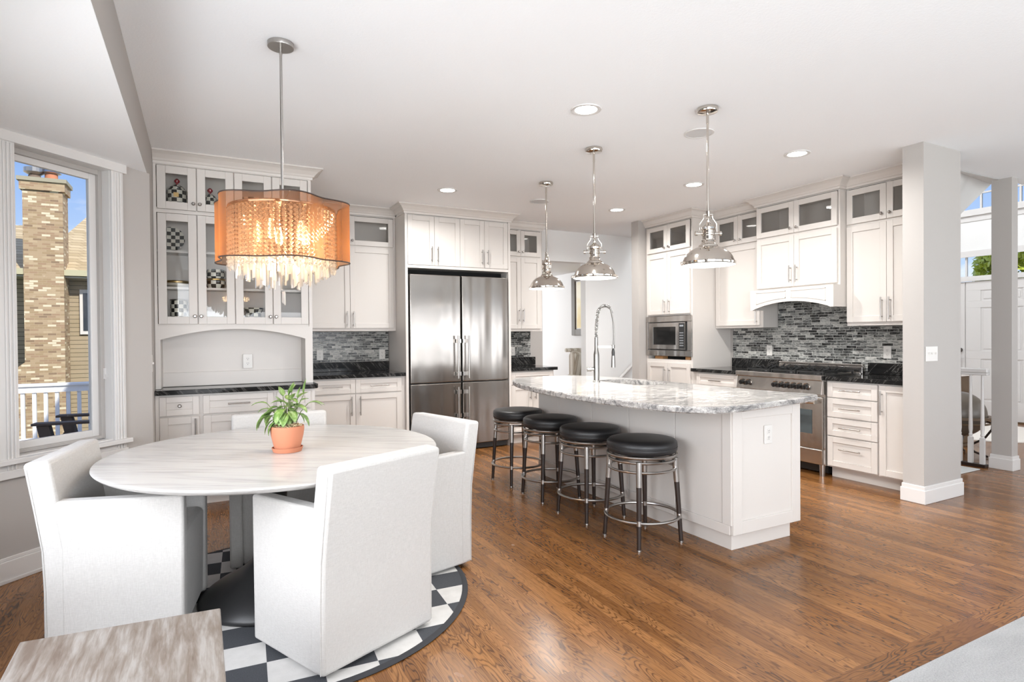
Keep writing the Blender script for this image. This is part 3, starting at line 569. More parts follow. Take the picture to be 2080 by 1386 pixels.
# ================================================================== LEFT KITCHEN RUN
base=thing('base_cabinet','white base cabinet with two drawers and two doors between hutch and refrigerator','cabinet',(1.4,6.4,0))
f1=F('Y',6.21); U0,U1=.90,1.965
obj('cabinet_box',MB().box(U0,U1,6.21,6.82,.1,.875).box(U0,U1,6.27,6.82,0,.1),CAB,base)
m_=1.428
door(f1,base,U0+.02,m_,.715,.862,'drawer',handle='h',hu=1.19,hz=.79,hl=.20,rail=.05); door(f1,base,m_,1.925,.715,.862,'drawer',handle='h',hu=1.68,hz=.79,hl=.20,rail=.05)
door(f1,base,U0+.02,m_,.115,.705,handle='v',hu=m_-.045,hz=.585,hl=.2); door(f1,base,m_,1.925,.115,.705,handle='v',hu=m_+.045,hz=.585,hl=.2)
slab([(U0-.03,6.165),(U1-.002,6.165),(U1-.002,6.82),(U0-.03,6.82)],.877,.914,BGR,'countertop','black veined granite countertop between hutch and refrigerator','countertop',.003)
tag(obj('granite_upstand',MB().box(.88,U1-.002,6.80,6.82,.916,1.02),BGR,bevel=.002),'low black granite upstand behind the counter beside the refrigerator','backsplash')
tag(obj('tile_backsplash',MB().box(.88,U1-.002,6.815,6.829,1.021,1.365),MOSX),'grey glass mosaic backsplash between hutch and refrigerator','backsplash')
fo=F('Y',6.815)
outlet(fo,1.18,1.105,'white power outlet in mosaic tile close to the hutch'); outlet(fo,1.885,1.10,'white power outlet in mosaic tile close to the refrigerator panel')
up_=thing('upper_cabinet','white upper cabinet with glass top doors between hutch and refrigerator','cabinet',(1.4,6.6,1.37))
fu=F('Y',6.52)
obj('cabinet_box',MB().box(U0,U1,6.52,6.82,1.37,2.30),CAB,up_); hollow(fu,up_,U0,U1,2.30,2.655,.30,divs=(1.452,),name='glazed_cabinet_box')
door(fu,up_,.955,1.452,1.40,2.29,handle='v',hu=1.452-.035,hz=1.50,hl=.17); door(fu,up_,1.452,1.94,1.40,2.29,handle='v',hu=1.452+.035,hz=1.50,hl=.17)
door(fu,up_,.955,1.452,2.31,2.63,glass=True,handle='k',hu=1.42,hz=2.36); door(fu,up_,1.452,1.94,2.31,2.63,glass=True,handle='k',hu=1.48,hz=2.36)
crown(fu,up_,U0,U1,2.645,proj=.09,d0=.012)
# fridge surround
fs=thing('refrigerator_surround_cabinet','tall white cabinet surround with four doors above the refrigerator','cabinet',(2.6,6.5,0))
ff=F('Y',6.18)
obj('side_panel',MB().box(1.967,1.995,6.16,6.82,0,2.655),CAB,fs); obj('side_panel',MB().box(3.225,3.253,6.16,6.82,0,2.655),CAB,fs)
obj('cabinet_box',MB().box(1.995,3.225,6.18,6.82,2.055,2.655),CAB,fs); obj('bottom_rail',MB().box(1.995,3.225,6.162,6.18,2.055,2.085),CAB,fs)
dd=[1.997,2.306,2.612,2.918,3.223]
for i in range(4): door(ff,fs,dd[i],dd[i+1],2.088,2.632,handle='v',hu=dd[i+1]-.035 if i%2==0 else dd[i]+.035,hz=2.21,hl=.17)
crown(ff,fs,1.967,3.253,2.64,.26,.26,.09,d0=.02)
obj('gap_shade_sheet',MB().box(1.996,3.224,6.35,6.36,0,2.05),DARK,fs)  # black sheet standing in for the shade around the refrigerator
FSTEEL=STEEL.copy(); FSTEEL.name='refrigerator_steel'; FSTEEL.node_tree.nodes['Principled BSDF'].inputs['Base Color'].default_value=(.31,.285,.26,1)
fr=thing('refrigerator','stainless steel four door refrigerator with paired tubular handles','refrigerator',(2.61,6.4,0))
obj('body',MB().box(2.015,3.205,6.20,6.34,.06,1.985),mat('fridge_body_dark',(.03,.03,.03),.5),fr)
g_=F('Y',6.18)
for (u0,u1,lf) in((2.012,2.604,1),(2.622,3.208,0)):
    for z0,z1 in((.79,1.985),(.075,.78)):
        mb=MB(); mb.box(u0,u1,6.145,6.195,z0,z1); dr=obj('door',mb,FSTEEL,fr,bevel=.008,seg=3)
        hx=u1-.055 if lf else u0+.055; hz0,hz1=(.83,1.31) if z0>.5 else (.36,.735)
        mb=MB(); mb.cyl((hx,6.085,hz0),(hx,6.085,hz1),.011,n=14)
        for zz in(hz0+.05,hz1-.06): mb.box(min(hx-.01,hx),hx+.01,6.085,6.147,zz-.02,zz+.02); mb.box((hx-.01) if lf else (u0+.002),(u1-.002) if lf else hx+.01,6.13,6.147,zz-.022,zz+.022)
        obj('door_handle',mb,NICK,dr,smooth=True)
obj('base_grille',MB().box(2.03,3.19,6.18,6.2,.012,.07),BLACK,fr)
# small run right of the fridge
sb=thing('base_cabinet','narrow white base cabinet beyond the refrigerator, by the doorway','cabinet',(3.6,6.4,0))
obj('cabinet_box',MB().box(3.255,3.88,6.22,6.82,.1,.875).box(3.255,3.88,6.28,6.82,0,.1),CAB,sb)
f3=F('Y',6.22); door(f3,sb,3.275,3.86,.715,.862,'drawer',handle='h',hu=3.57,hz=.79); door(f3,sb,3.275,3.567,.115,.705,handle='v',hu=3.53,hz=.6); door(f3,sb,3.567,3.86,.115,.705,handle='v',hu=3.60,hz=.6)
slab([(3.255,6.18),(3.915,6.18),(3.925,6.19),(3.925,6.82),(3.255,6.82)],.877,.914,BGR,'countertop','small black granite counter beyond the refrigerator, by the doorway','countertop',.003)
tag(obj('granite_upstand',MB().box(3.255,3.96,6.80,6.82,.916,1.02),BGR,bevel=.002),'short black granite upstand beyond the refrigerator','backsplash')
tag(obj('tile_backsplash',MB().box(3.255,3.893,6.815,6.829,1.021,1.355),MOSX),'narrow grey mosaic backsplash beyond the refrigerator','backsplash')
outlet(fo,3.62,1.10,'white power outlet beyond the refrigerator, by the doorway')
su=thing('upper_cabinet','narrow white upper cabinet beyond the refrigerator with glass top doors','cabinet',(3.6,6.6,1.36))
obj('cabinet_box',MB().box(3.255,3.90,6.52,6.82,1.36,2.30),CAB,su); hollow(fu,su,3.255,3.90,2.30,2.655,.30,divs=(3.583,),name='glazed_cabinet_box')
door(fu,su,3.28,3.583,1.39,2.285,handle='v',hu=3.555,hz=1.56,hl=.17); door(fu,su,3.583,3.875,1.39,2.285,handle='v',hu=3.612,hz=1.56,hl=.17)
door(fu,su,3.28,3.583,2.305,2.63,glass=True,handle='k',hu=3.555,hz=2.36); door(fu,su,3.583,3.875,2.305,2.63,glass=True,handle='k',hu=3.612,hz=2.36)
crown(fu,su,3.255,3.90,2.645,0,.29,proj=.05,d0=.012)

# ================================================================== OVEN TOWER
TX=5.008; ft=F('X',TX)
tw=thing('oven_tower_cabinet','tall white cabinet with built-in microwave beside the stair hall','cabinet',(5.3,5.4,0))
T0,T1=5.0,5.79
obj('cabinet_box',MB().box(TX,XR-.003,T0,T1,.1,1.003).box(TX+.06,XR-.003,T0,T1,0,.1).box(TX,XR-.003,T0,T0+.03,1.003,1.53).box(TX,XR-.003,T1-.03,T1,1.003,1.53).box(XR-.1,XR-.003,T0+.03,T1-.03,1.003,1.53).box(TX,XR-.003,T0,T1,1.53,2.30),CAB,tw)
hollow(ft,tw,T0,T1,2.30,2.655,.6,divs=(5.395,),name='glazed_cabinet_box')
m_=5.40
door(ft,tw,T0+.03,m_,.115,.965,handle='v',hu=m_-.04,hz=.80,hl=.2); door(ft,tw,m_,T1-.03,.115,.965,handle='v',hu=m_+.04,hz=.80,hl=.2)
door(ft,tw,T0+.03,m_,1.545,2.29,handle='v',hu=m_-.04,hz=1.64,hl=.17); door(ft,tw,m_,T1-.03,1.545,2.29,handle='v',hu=m_+.04,hz=1.64,hl=.17)
door(ft,tw,T0+.03,m_,2.31,2.63,glass=True,handle='k',hu=m_-.04,hz=2.36); door(ft,tw,m_,T1-.03,2.31,2.63,glass=True,handle='k',hu=m_+.04,hz=2.36)
crown(ft,tw,T0,T1,2.645,.30,0,.065,d0=.012)
obj('gap_shade_block',MB().box(TX+.10,XR-.11,T0+.032,T1-.032,1.004,1.038),DARK,tw)  # black block standing in for the shade below the microwave
obj('wood_blocking',MB().box(TX+.02,TX+.10,5.06,5.14,1.004,1.038).box(TX+.02,TX+.10,5.52,5.66,1.004,1.038),mat('raw_plywood',(.42,.22,.09),.7),tw)
mw=thing('microwave','built-in stainless steel microwave in the tall white cabinet','microwave',(5.2,5.4,1.04))
fm=F('X',TX)
mb=MB()
for u0,u1,z0,z1 in((5.005,5.785,1.455,1.525),(5.005,5.785,1.042,1.112),(5.005,5.07,1.112,1.455),(5.745,5.785,1.112,1.455)): fm.box(mb,u0,u1,z0,z1,.001,.02)
obj('trim_frame',mb,STEEL,mw,bevel=.003)
obj('case',MB().box(TX+.005,TX+.35,5.075,5.74,1.115,1.452),BLACK,mw)
mb=MB(); 
for u0,u1,z0,z1 in((5.105,5.735,1.395,1.445),(5.105,5.735,1.125,1.178),(5.655,5.735,1.178,1.395),(5.105,5.115,1.178,1.395),(5.205,5.262,1.178,1.395)): fm.box(mb,u0,u1,z0,z1,.0,.018)
dm=obj('door',mb,STEEL,mw)
obj('door_window',fm.box(MB(),5.262,5.655,1.178,1.395,.002,.014),mat('microwave_black_glass',(.012,.012,.012),.08),dm)
obj('control_panel',fm.box(MB(),5.115,5.205,1.135,1.435,.004,.021),BLACK,mw)
mb=MB()
for r_ in range(6):
    for c in range(3): fm.box(mb,5.132+c*.022,5.146+c*.022,1.165+r_*.030,1.177+r_*.030,.021,.0225)
fm.box(mb,5.13,5.19,1.395,1.415,.021,.0225)
obj('keypad',mb,mat('grey_keys',(.30,.32,.34),.5),mw)

# ================================================================== RANGE WALL BASES
BXF=5.008; fbz=F('X',BXF)
cb=thing('base_cabinet','white corner base cabinet between the oven tower and the range','cabinet',(5.3,4.65,0))
obj('cabinet_box',MB().box(BXF,XR-.003,4.325,4.998,.1,.875).box(BXF+.06,XR-.003,4.325,4.998,0,.1),CAB,cb)
door(fbz,cb,4.345,4.93,.735,.862,'drawer',handle='h',hu=4.64,hz=.79,hl=.17,rail=.05)
door(fbz,cb,4.345,4.637,.115,.725,handle='v',hu=4.6,hz=.6); door(fbz,cb,4.637,4.93,.115,.725,handle='v',hu=4.68,hz=.6)
slab([(4.965,4.322),(XR-.003,4.322),(XR-.003,4.997),(4.965,4.997)],.877,.914,BGR,'countertop','black granite counter between the oven tower and the range','countertop',.003)
tag(obj('granite_upstand',MB().box(5.575,5.595,4.276,4.945,.916,1.02),BGR,bevel=.002),'black granite upstand on the oven tower side of the range','backsplash')
db=thing('drawer_cabinet','white base cabinet with four stacked drawers and a narrow door, right of the range','cabinet',(5.3,3.0,0))
obj('cabinet_box',MB().box(BXF,XR-.003,2.622,3.362,.1,.875).box(BXF+.07,XR-.003,2.622,3.362,0,.1),CAB,db)
for z0,z1 in((.728,.865),(.552,.722),(.384,.546),(.112,.378)): door(fbz,db,2.905,3.352,z0,z1,'drawer',handle='h',hu=3.13,hz=(z0+z1)/2+(.03 if z0<.2 else 0),hl=.19,rail=.05)
door(fbz,db,2.640,2.893,.112,.865,handle='v',hu=2.865,hz=.72,hl=.2)
slab([(4.965,2.622),(XR-.003,2.622),(XR-.003,3.358),(4.965,3.358)],.877,.914,BGR,'countertop','black veined granite counter above the stacked drawers','countertop',.003)
tag(obj('granite_upstand',MB().box(5.575,5.595,2.622,3.335,.916,1.02),BGR,bevel=.002),'black granite upstand behind the counter by the grey column','backsplash')
tag(obj('tile_backsplash',MB().box(5.597,5.618,2.622,4.945,1.021,1.366).box(5.597,5.618,3.427,4.326,1.366,1.73).box(5.597,5.618,3.337,4.274,.93,1.021),MOSY),'large grey glass mosaic backsplash behind the range','backsplash')
fy=F('X',5.597); outlet(fy,4.435,1.115,'white power outlet in mosaic tile on the oven tower side of the range'); outlet(fy,3.165,1.12,'white power outlet in mosaic tile by the grey column')
# range
rg=thing('range','stainless steel gas range with black knobs under the arched hood','range',(5.3,3.84,0)); G0,G1=3.366,4.318
obj('body',MB().box(4.985,5.56,G0,G1,.10,.905),STEEL,rg)
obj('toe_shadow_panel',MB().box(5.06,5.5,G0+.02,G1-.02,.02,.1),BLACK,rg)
for y in(G0+.04,G1-.04): obj('leg',MB().cyl((5.0,y,0.0),(5.0,y,.105),.022,.026,n=16),NICK,rg,smooth=True)
obj('control_panel',MB().prism([(4.93,.745),(4.95,.875),(4.99,.875),(4.99,.745)],lambda u,v,a:(u,a,v),G0,G1),STEEL,rg,bevel=.003)
obj('front_rail',MB().box(4.925,5.0,G0-.003,G1+.003,.872,.922),STEEL,rg,bevel=.006)
obj('cooktop',MB().box(5.0,5.53,G0+.01,G1-.01,.905,.916),BLACK,rg)
ky=[4.24,4.165]+[3.85-.066*k for k in range(6)]
for y in ky:
    c=MB().cyl((4.938,y,.812),(4.902,y,.806),.025,.021,n=20).box(4.895,4.905,y-.004,y+.004,.79,.826); k_=obj('knob',c,BLACK,rg,smooth=True)
    obj('bezel',MB().cyl((4.944,y,.813),(4.934,y,.811),.031,n=20),CHROME,k_,smooth=True)
od=obj('oven_door',MB().box(4.955,4.99,G0+.008,3.815,.25,.72),STEEL,rg,bevel=.006); obj('oven_window',MB().box(4.951,4.956,3.475,3.72,.38,.60),mat('oven_glass',(.06,.075,.08),.06),od)
mb=MB().cyl((4.895,G0+.045,.675),(4.895,3.79,.675),.014,n=14)
for y in(G0+.07,3.765): mb.box(4.895,4.957,y-.012,y+.012,.662,.688)
obj('door_handle',mb,CHROME,od,smooth=True)
od=obj('oven_door',MB().box(4.955,4.99,3.825,G1-.02,.25,.72),STEEL,rg,bevel=.006)
mb=MB().cyl((4.895,3.86,.675),(4.895,G1-.045,.675),.014,n=14)
for y in(3.885,G1-.07): mb.box(4.895,4.957,y-.012,y+.012,.662,.688)
obj('door_handle',mb,CHROME,od,smooth=True)
obj('storage_drawer',MB().box(4.96,4.99,G0+.015,G1-.015,.105,.24),STEEL,rg,bevel=.004)
obj('backguard',MB().box(5.53,5.575,G0-.006,G1-.05,.905,.980).box(5.545,5.575,G0-.006,G1-.05,.980,.990).box(5.53,5.575,G0-.006,G1-.05,.990,1.005).box(5.50,5.53,G0-.006,G1-.05,.905,.925),STEEL,rg,bevel=.003)
for cy in(3.55,3.84,4.13):
    mb=MB()
    for xx in(5.04,5.27,5.48): mb.box(xx-.006,xx+.006,cy-.135,cy+.135,.935,.950)
    for yy in(cy-.135,cy,cy+.135): mb.box(5.04,5.48,yy-.006,yy+.006,.935,.950)
    for xx in(5.155,5.375):
        for k in range(8):
            a=k*PI/4+.2; mb.obox((xx+.055*math.cos(a),cy+.055*math.sin(a),.957),(math.cos(a),math.sin(a),.45),(-math.sin(a),math.cos(a),0),(0,0,1),.05,.005,.006)
    for xx in(5.04,5.48):
        for yy in(cy-.13,cy+.13): mb.box(xx-.008,xx+.008,yy-.008,yy+.008,.916,.94)
    obj('cast_iron_grate',mb,CASTI,rg)
    for xx in(5.155,5.375): obj('burner',MB().cyl((xx,cy,.916),(xx,cy,.932),.045,.038,n=20).cyl((xx,cy,.932),(xx,cy,.94),.028,n=20),CASTI,rg,smooth=True)
# uppers on range wall
fu2=F('X',5.37)
ul=thing('upper_cabinet','white upper cabinet with glass top doors between oven tower and hood','cabinet',(5.5,4.65,1.37))
a,b=4.335,4.998
obj('cabinet_box',MB().box(5.37,XR-.003,a,b,1.37,2.30),CAB,ul); hollow(fu2,ul,a,b,2.30,2.655,.247,divs=(4.66,),name='glazed_cabinet_box')
door(fu2,ul,a+.03,b-.02,1.395,2.29,handle='v',hu=a+.065,hz=1.50,hl=.17)
door(fu2,ul,a+.012,4.655,2.31,2.63,glass=True,handle='k',hu=4.655-.035,hz=2.36); door(fu2,ul,4.655,b-.02,2.31,2.63,glass=True,handle='k',hu=4.655+.035,hz=2.36)
crown(fu2,ul,a,b,2.645,proj=.075,d0=.012)
fhd=F('X',5.27)
hd=thing('hood_cabinet','white hood cabinet with arched valance and glass top doors above the range','cabinet',(5.45,3.86,1.55))
a,b=3.405,4.33
obj('cabinet_box',MB().box(5.27,XR-.003,a,b,1.755,2.30),CAB,hd); hollow(fhd,hd,a,b,2.30,2.655,.345,divs=(3.87,),name='glazed_cabinet_box')
mm=3.875
door(fhd,hd,a+.02,mm,1.775,2.29,handle='v',hu=mm-.035,hz=1.90,hl=.17); door(fhd,hd,mm,b-.01,1.775,2.29,handle='v',hu=mm+.035,hz=1.90,hl=.17)
door(fhd,hd,a+.02,mm,2.31,2.63,glass=True,handle='k',hu=mm-.035,hz=2.36); door(fhd,hd,mm,b-.01,2.31,2.63,glass=True,handle='k',hu=mm+.035,hz=2.36)
crown(fhd,hd,a,b,2.645,.10,.10,.095,d0=.012)
def archpoly(u0,u1,zt,zb,h,n=24,e=.09):
    q=[(u0,zt),(u1,zt),(u1,zb)]; v0,v1=u1-e*.3,u0+e*.3
    q+=[(v0+(v1-v0)*k/n,zb+h*math.sin(PI*k/n)**.8) for k in range(n+1)]; q+=[(u0,zb)]; return q
va=MB().prism(archpoly(a-.0,b+.0,1.755,1.548,.075),lambda u,v,w_:(w_,u,v),5.165,5.19)
obj('arched_valance',va,CAB,hd)
mb=MB().box(5.19,XR-.003,a,a+.02,1.55,1.755).box(5.19,5.37,b-.02,b,1.55,1.755).box(5.19,XR-.003,a+.02,b-.02,1.735,1.755); obj('hood_side_panels',mb,CAB,hd)
mb=MB(); 
for u0,u1,fl in((a+.075,mm-.03,1),(mm+.03,b-.075,0)):
    pts=[]
    for k in range(13):
        t_=k/12; u=u0+(u1-u0)*t_; q=(u-a)/(b-a); zb=1.548+.075*math.sin(PI*q)**.8+.035; pts.append((u,zb))
    def strip(p,q): mb.prism([(p[0],p[1]),(q[0],q[1]),(q[0],q[1]+.006),(p[0],p[1]+.006)],lambda u,v,w_:(w_,u,v),5.160,5.166)
    for k in range(12): strip(pts[k],pts[k+1])
    strip((u0,1.725),(u1,1.725)); mb.box(5.160,5.166,u0,u0+.006,pts[0][1],1.731); mb.box(5.160,5.166,u1-.006,u1,pts[-1][1],1.731)
obj('valance_bead',mb,CAB,hd)
obj('vent_insert',MB().box(5.25,5.59,a+.1,b-.1,1.70,1.733),STEEL,hd)
ur=thing('upper_cabinet','white upper cabinet with glass top doors beside the grey column','cabinet',(5.5,3.0,1.37))
a,b=2.622,3.402
obj('cabinet_box',MB().box(5.37,XR-.003,a,b,1.37,2.30),CAB,ur); hollow(fu2,ur,a,b,2.30,2.655,.247,divs=(3.03,),name='glazed_cabinet_box')
mm=3.035
door(fu2,ur,a+.02,mm,1.40,2.29,handle='v',hu=mm-.035,hz=1.52,hl=.2); door(fu2,ur,mm,b-.005,1.40,2.29,handle='v',hu=mm+.035,hz=1.52,hl=.2)
door(fu2,ur,a+.02,mm,2.31,2.63,glass=True,handle='k',hu=mm-.035,hz=2.36); door(fu2,ur,mm,b-.005,2.31,2.63,glass=True,handle='k',hu=mm+.035,hz=2.36)
crown(fu2,ur,a,b,2.645,proj=.085,d0=.012)

# ================================================================== ISLAND
ISX,ISY0,ISY1,ISX1=2.775,2.465,4.70,3.37
ib=thing('kitchen_island','white panelled kitchen island with recessed plinth behind the bar stools','island',(3.0,3.6,0))
obj('cabinet_box',MB().box(ISX,ISX+.02,ISY0,ISY1,.105,.876).box(ISX1-.02,ISX1,ISY0,ISY1,.105,.876).box(ISX+.02,ISX1-.02,ISY0,ISY0+.02,.105,.876).box(ISX+.02,ISX1-.02,ISY1-.02,ISY1,.105,.876).box(ISX+.02,ISX1-.02,ISY0+.02,ISY1-.02,.105,.125),CAB,ib)
obj('plinth',MB().box(ISX+.035,ISX1-.03,ISY0+.035,ISY1-.03,0,.105),CAB,ib,bevel=.002)
fi=F('X',ISX)
gy=[2.465,2.926,3.401,3.861,4.345,4.70]
for i in range(5):
    u0,u1=gy[i]+.003,gy[i+1]-.003; mb=MB(); fi.box(mb,u0,u1,.107,.165,.0005,.018)
    if i==0: fi.box(mb,u0-.012,u0+.055,.165,.876,.0005,.018); fi.box(mb,u0+.055,u1,.165,.876,.0005,.011)
    else: fi.box(mb,u0,u1,.165,.876,.0005,.011)
    obj('side_panel',mb,CAB,ib,bevel=.0025)
fe=F('Y',ISY0); door(fe,ib,ISX-.012,ISX1,.108,.874,'end_panel',rail=.075,d0=.0005)
outlet(F('Y',ISY0-.012),3.075,.685,'white power outlet on the end panel of the island')
IP=[(2.44,4.60),(2.36,4.44),(2.29,4.24),(2.215,3.90),(2.17,3.55),(2.155,3.25),(2.168,3.02),(2.188,2.82),(2.212,2.62),(2.25,2.45),(2.31,2.34),(2.385,2.27),(2.48,2.235),(2.62,2.235),(2.95,2.28),(3.30,2.34),(3.42,2.362),(3.46,2.385),(3.475,2.43),(3.455,2.52),(3.425,2.70),(3.41,2.95),(3.405,3.4),(3.41,3.95),(3.38,4.35),(3.28,4.62),(3.12,4.78),(2.90,4.84),(2.66,4.80),(2.52,4.71)]
def chaikin(p,k):
    for _ in range(k):
        q=[]
        for i in range(len(p)):
            a,b=p[i],p[(i+1)%len(p)]; q+=[(a[0]*.75+b[0]*.25,a[1]*.75+b[1]*.25),(a[0]*.25+b[0]*.75,a[1]*.25+b[1]*.75)]
        p=q
    return p
IP=chaikin(IP,2); n=len(IP); cen=(2.82,3.45)
# counter with a rounded sink cut-out
hc=(3.135,3.81); hr=(.165,.31)
def hole(a,gr=0): 
    ca,sa=math.cos(a),math.sin(a); k=(abs(ca)**4+abs(sa)**4)**-.25; return (hc[0]+(hr[0]+gr)*ca*k,hc[1]+(hr[1]+gr)*sa*k)
ang=[math.atan2(y-hc[1],x-hc[0]) for x,y in IP]
HP=[hole(a) for a in ang]
q=[]
for (x,y) in IP:
    d=Vector((x-cen[0],y-cen[1])).normalized()
    jit=.004*math.sin(x*61+y*37)+.003*math.sin(y*143-x*90)
    q.append([(x-d.x*.006,y-d.y*.006,.915),(x+d.x*jit,y+d.y*jit,.908),(x+d.x*jit,y+d.y*jit,.884),(x-d.x*.008,y-d.y*.008,.877)])
mb=MB(); vs_=[]
for i in range(n): vs_+=[(*HP[i],.877),(*HP[i],.915)]+q[i]
fs_=[]
for i in range(n):
    j=(i+1)%n
    for k in range(6):
        k2=(k+1)%6; fs_.append((i*6+k,j*6+k,j*6+k2,i*6+k2))
mb.add(vs_,fs_); tag(obj('countertop',mb,ISL),'white and grey granite island top with chiselled curved edge','countertop')
sk=thing('sink','stainless steel undermount sink set in the granite island top','sink',(hc[0],hc[1],.70))
mb=MB(); m2=28; vs_=[]
for z,gr in((.8765,.012),(.8765,.0),(.73,-.01),(.70,-.04)): vs_+=[(*hole(2*PI*k/m2,gr),z) for k in range(m2)]
fs_=[(r_*m2+k,r_*m2+(k+1)%m2,(r_+1)*m2+(k+1)%m2,(r_+1)*m2+k) for r_ in range(3) for k in range(m2)]+[tuple(3*m2+k for k in range(m2))]
mb.add(vs_,fs_); obj('basin',mb,STEEL,sk,smooth=True)
obj('drain',MB().cyl((hc[0],hc[1],.701),(hc[0],hc[1],.706),.04,n=20),CHROME,sk)
FAUC=mat('brushed_faucet_steel',(.23,.22,.205),.3,1)
# faucet
FX,FY=2.905,3.985
fc=thing('faucet','tall brushed steel spring faucet standing by the island sink','faucet',(FX,FY,.915))
obj('base_column',MB().lathe((FX,FY,.915),[(.030,0),(.030,.006),(.0235,.012),(.0235,.225),(.022,.235),(.0155,.27),(.0145,.36),(.0145,.37)],24),FAUC,fc,smooth=True)
dr_=Vector((.80,-.60,0)).normalized()
def arc(t):   # 0..1 path of hose: up, over, down
    L=.15
    if t<.45: k=t/.45; return Vector((FX,FY,1.28+.185*k))+dr_*(.012*k*k)
    k=(t-.45)/.55; a=PI*k*.93; r_=.062
    c=Vector((FX,FY,1.465))+dr_*(.012+r_); return c+Vector((0,0,math.sin(a)*r_*1.3))-dr_*(math.cos(a)*r_)
T_=[arc(k/60) for k in range(61)]
obj('hose',MB().tube(T_,.0048,8),mat('dark_hose',(.10,.10,.10),.5),fc,smooth=True)
cp_=[]; M_=60*9
for k in range(int(M_*.88)+1):
    t=k/M_; p=arc(t); d=(arc(min(t+.01,1))-arc(max(t-.01,0))).normalized(); s_=Vector((-dr_.y,dr_.x,0)); u_=d.cross(s_); a=2*PI*t*36
    cp_.append(p+(s_*math.cos(a)+u_*math.sin(a))*.0130)
obj('spring_coil',MB().tube(cp_,.0024,5),FAUC,fc,smooth=True)
e0=arc(.99); hp=[arc(.88)]; e1=Vector((FX,FY,1.185))+dr_*.138
for k in range(1,13):
    s=k/12; A,B,Cc=arc(.88),Vector((FX,FY,1.40))+dr_*.158,e1; hp.append(A*(1-s)**2+B*2*s*(1-s)+Cc*s*s)
obj('spray_hose',MB().tube(hp,.006,8),FAUC,fc,smooth=True)
mb=MB().obox(Vector((FX,FY,1.205))+dr_*.070,dr_,(-dr_.y,dr_.x,0),(0,0,1),.072,.008,.011).lathe((e1.x,e1.y,1.192),[(.014,0),(.014,.028)],16); obj('support_arm',mb,FAUC,fc)
obj('spray_collar',MB().lathe((e1.x,e1.y,1.13),[(.0125,0),(.0135,.03),(.010,.05),(.007,.062)],16),BLACK,fc,smooth=True)
obj('spray_head',MB().lathe((e1.x,e1.y,1.035),[(.0175,0),(.0165,.05),(.014,.097)],20),FAUC,fc,smooth=True)
sd=Vector((-dr_.x,-dr_.y,0)); mb=MB().cyl((FX,FY,1.018),Vector((FX,FY,1.018))-rt0*.045,.012,n=14).cyl(Vector((FX,FY,1.018))-rt0*.042,Vector((FX,FY,1.018))-rt0*.078,.0175,n=18).cyl(Vector((FX,FY,1.03))-rt0*.062,Vector((FX,FY,1.037))-rt0*.02,.003,n=8)
obj('lever_handle',mb,FAUC,fc,smooth=True)

# ================================================================== BAR STOOLS
def stool(label):
    t=thing('bar_stool',label,'bar stool',(0,0,0),0,'round backless bar stools along the island')
    st=obj('seat',MB().lathe((0,0,.56),[(.19,0),(.212,.008),(.220,.022),(.2205,.036),(.2195,.042),(.2215,.05),(.219,.070),(.205,.083),(.16,.089),(.08,.091),(.002,.0915)],48),LEATHER,t,smooth='all',local=True)
    obj('seat_seam',MB().ring((0,0,.600),.2205,.0022,48,6),LEATHER,st,smooth=True,local=True)
    obj('seat_ring',MB().ring((0,0,.553),.214,.0095,56,8),NICK,t,smooth=True,local=True)
    obj('swivel_plate',MB().lathe((0,0,.525),[(.06,0),(.10,.012),(.12,.03),(.12,.034)],24).box(-.2,.2,-.012,.012,.528,.536).box(-.012,.012,-.2,.2,.528,.536),BLACK,t,local=True)
    obj('upper_ring',MB().ring((0,0,.522),.205,.008,56,8),NICK,t,smooth=True,local=True); obj('upper_ring',MB().ring((0,0,.465),.208,.008,56,8),NICK,t,smooth=True,local=True)
    obj('foot_ring',MB().ring((0,0,.165),.232,.0095,56,8),NICK,t,smooth=True,local=True)
    for k in range(4):
        a=PI/4+k*PI/2; c,s=math.cos(a),math.sin(a); P_=lambda z:Vector((c*(.240-.068*z),s*(.240-.068*z),z))
        lg=obj('leg',MB().cyl(P_(.385),P_(.008),.0165,.0125,16),EBONY,t,smooth=True,local=True)
        obj('leg_sleeve',MB().cyl(P_(.53),P_(.38),.0185,.0175,16),NICK,lg,smooth=True,local=True)
        obj('leg_band',MB().cyl(P_(.18),P_(.150),.0160,.0155,16),NICK,lg,smooth=True,local=True)
        obj('foot_cap',MB().cyl(P_(.010),P_(.0),.0138,.0138,16),NICK,lg,smooth=True,local=True)
    return t
SL=['bar stool nearest the island end panel, black leather seat on dark legs','bar stool second from the island end panel, black leather seat','bar stool third from the island end panel, black leather seat','bar stool nearest the refrigerator, black leather seat and steel rings']
s0=stool(SL[0]); sp_=[(2.482,2.925,0),(2.49,3.50,3),(2.505,4.075,-2),(2.512,4.64,2)]
for i,(x,y,a) in enumerate(sp_):
    s=s0 if i==0 else copy_tree(s0); s.location=(x,y,0); s.rotation_euler=(0,0,R(a)); s['label']=SL[i]

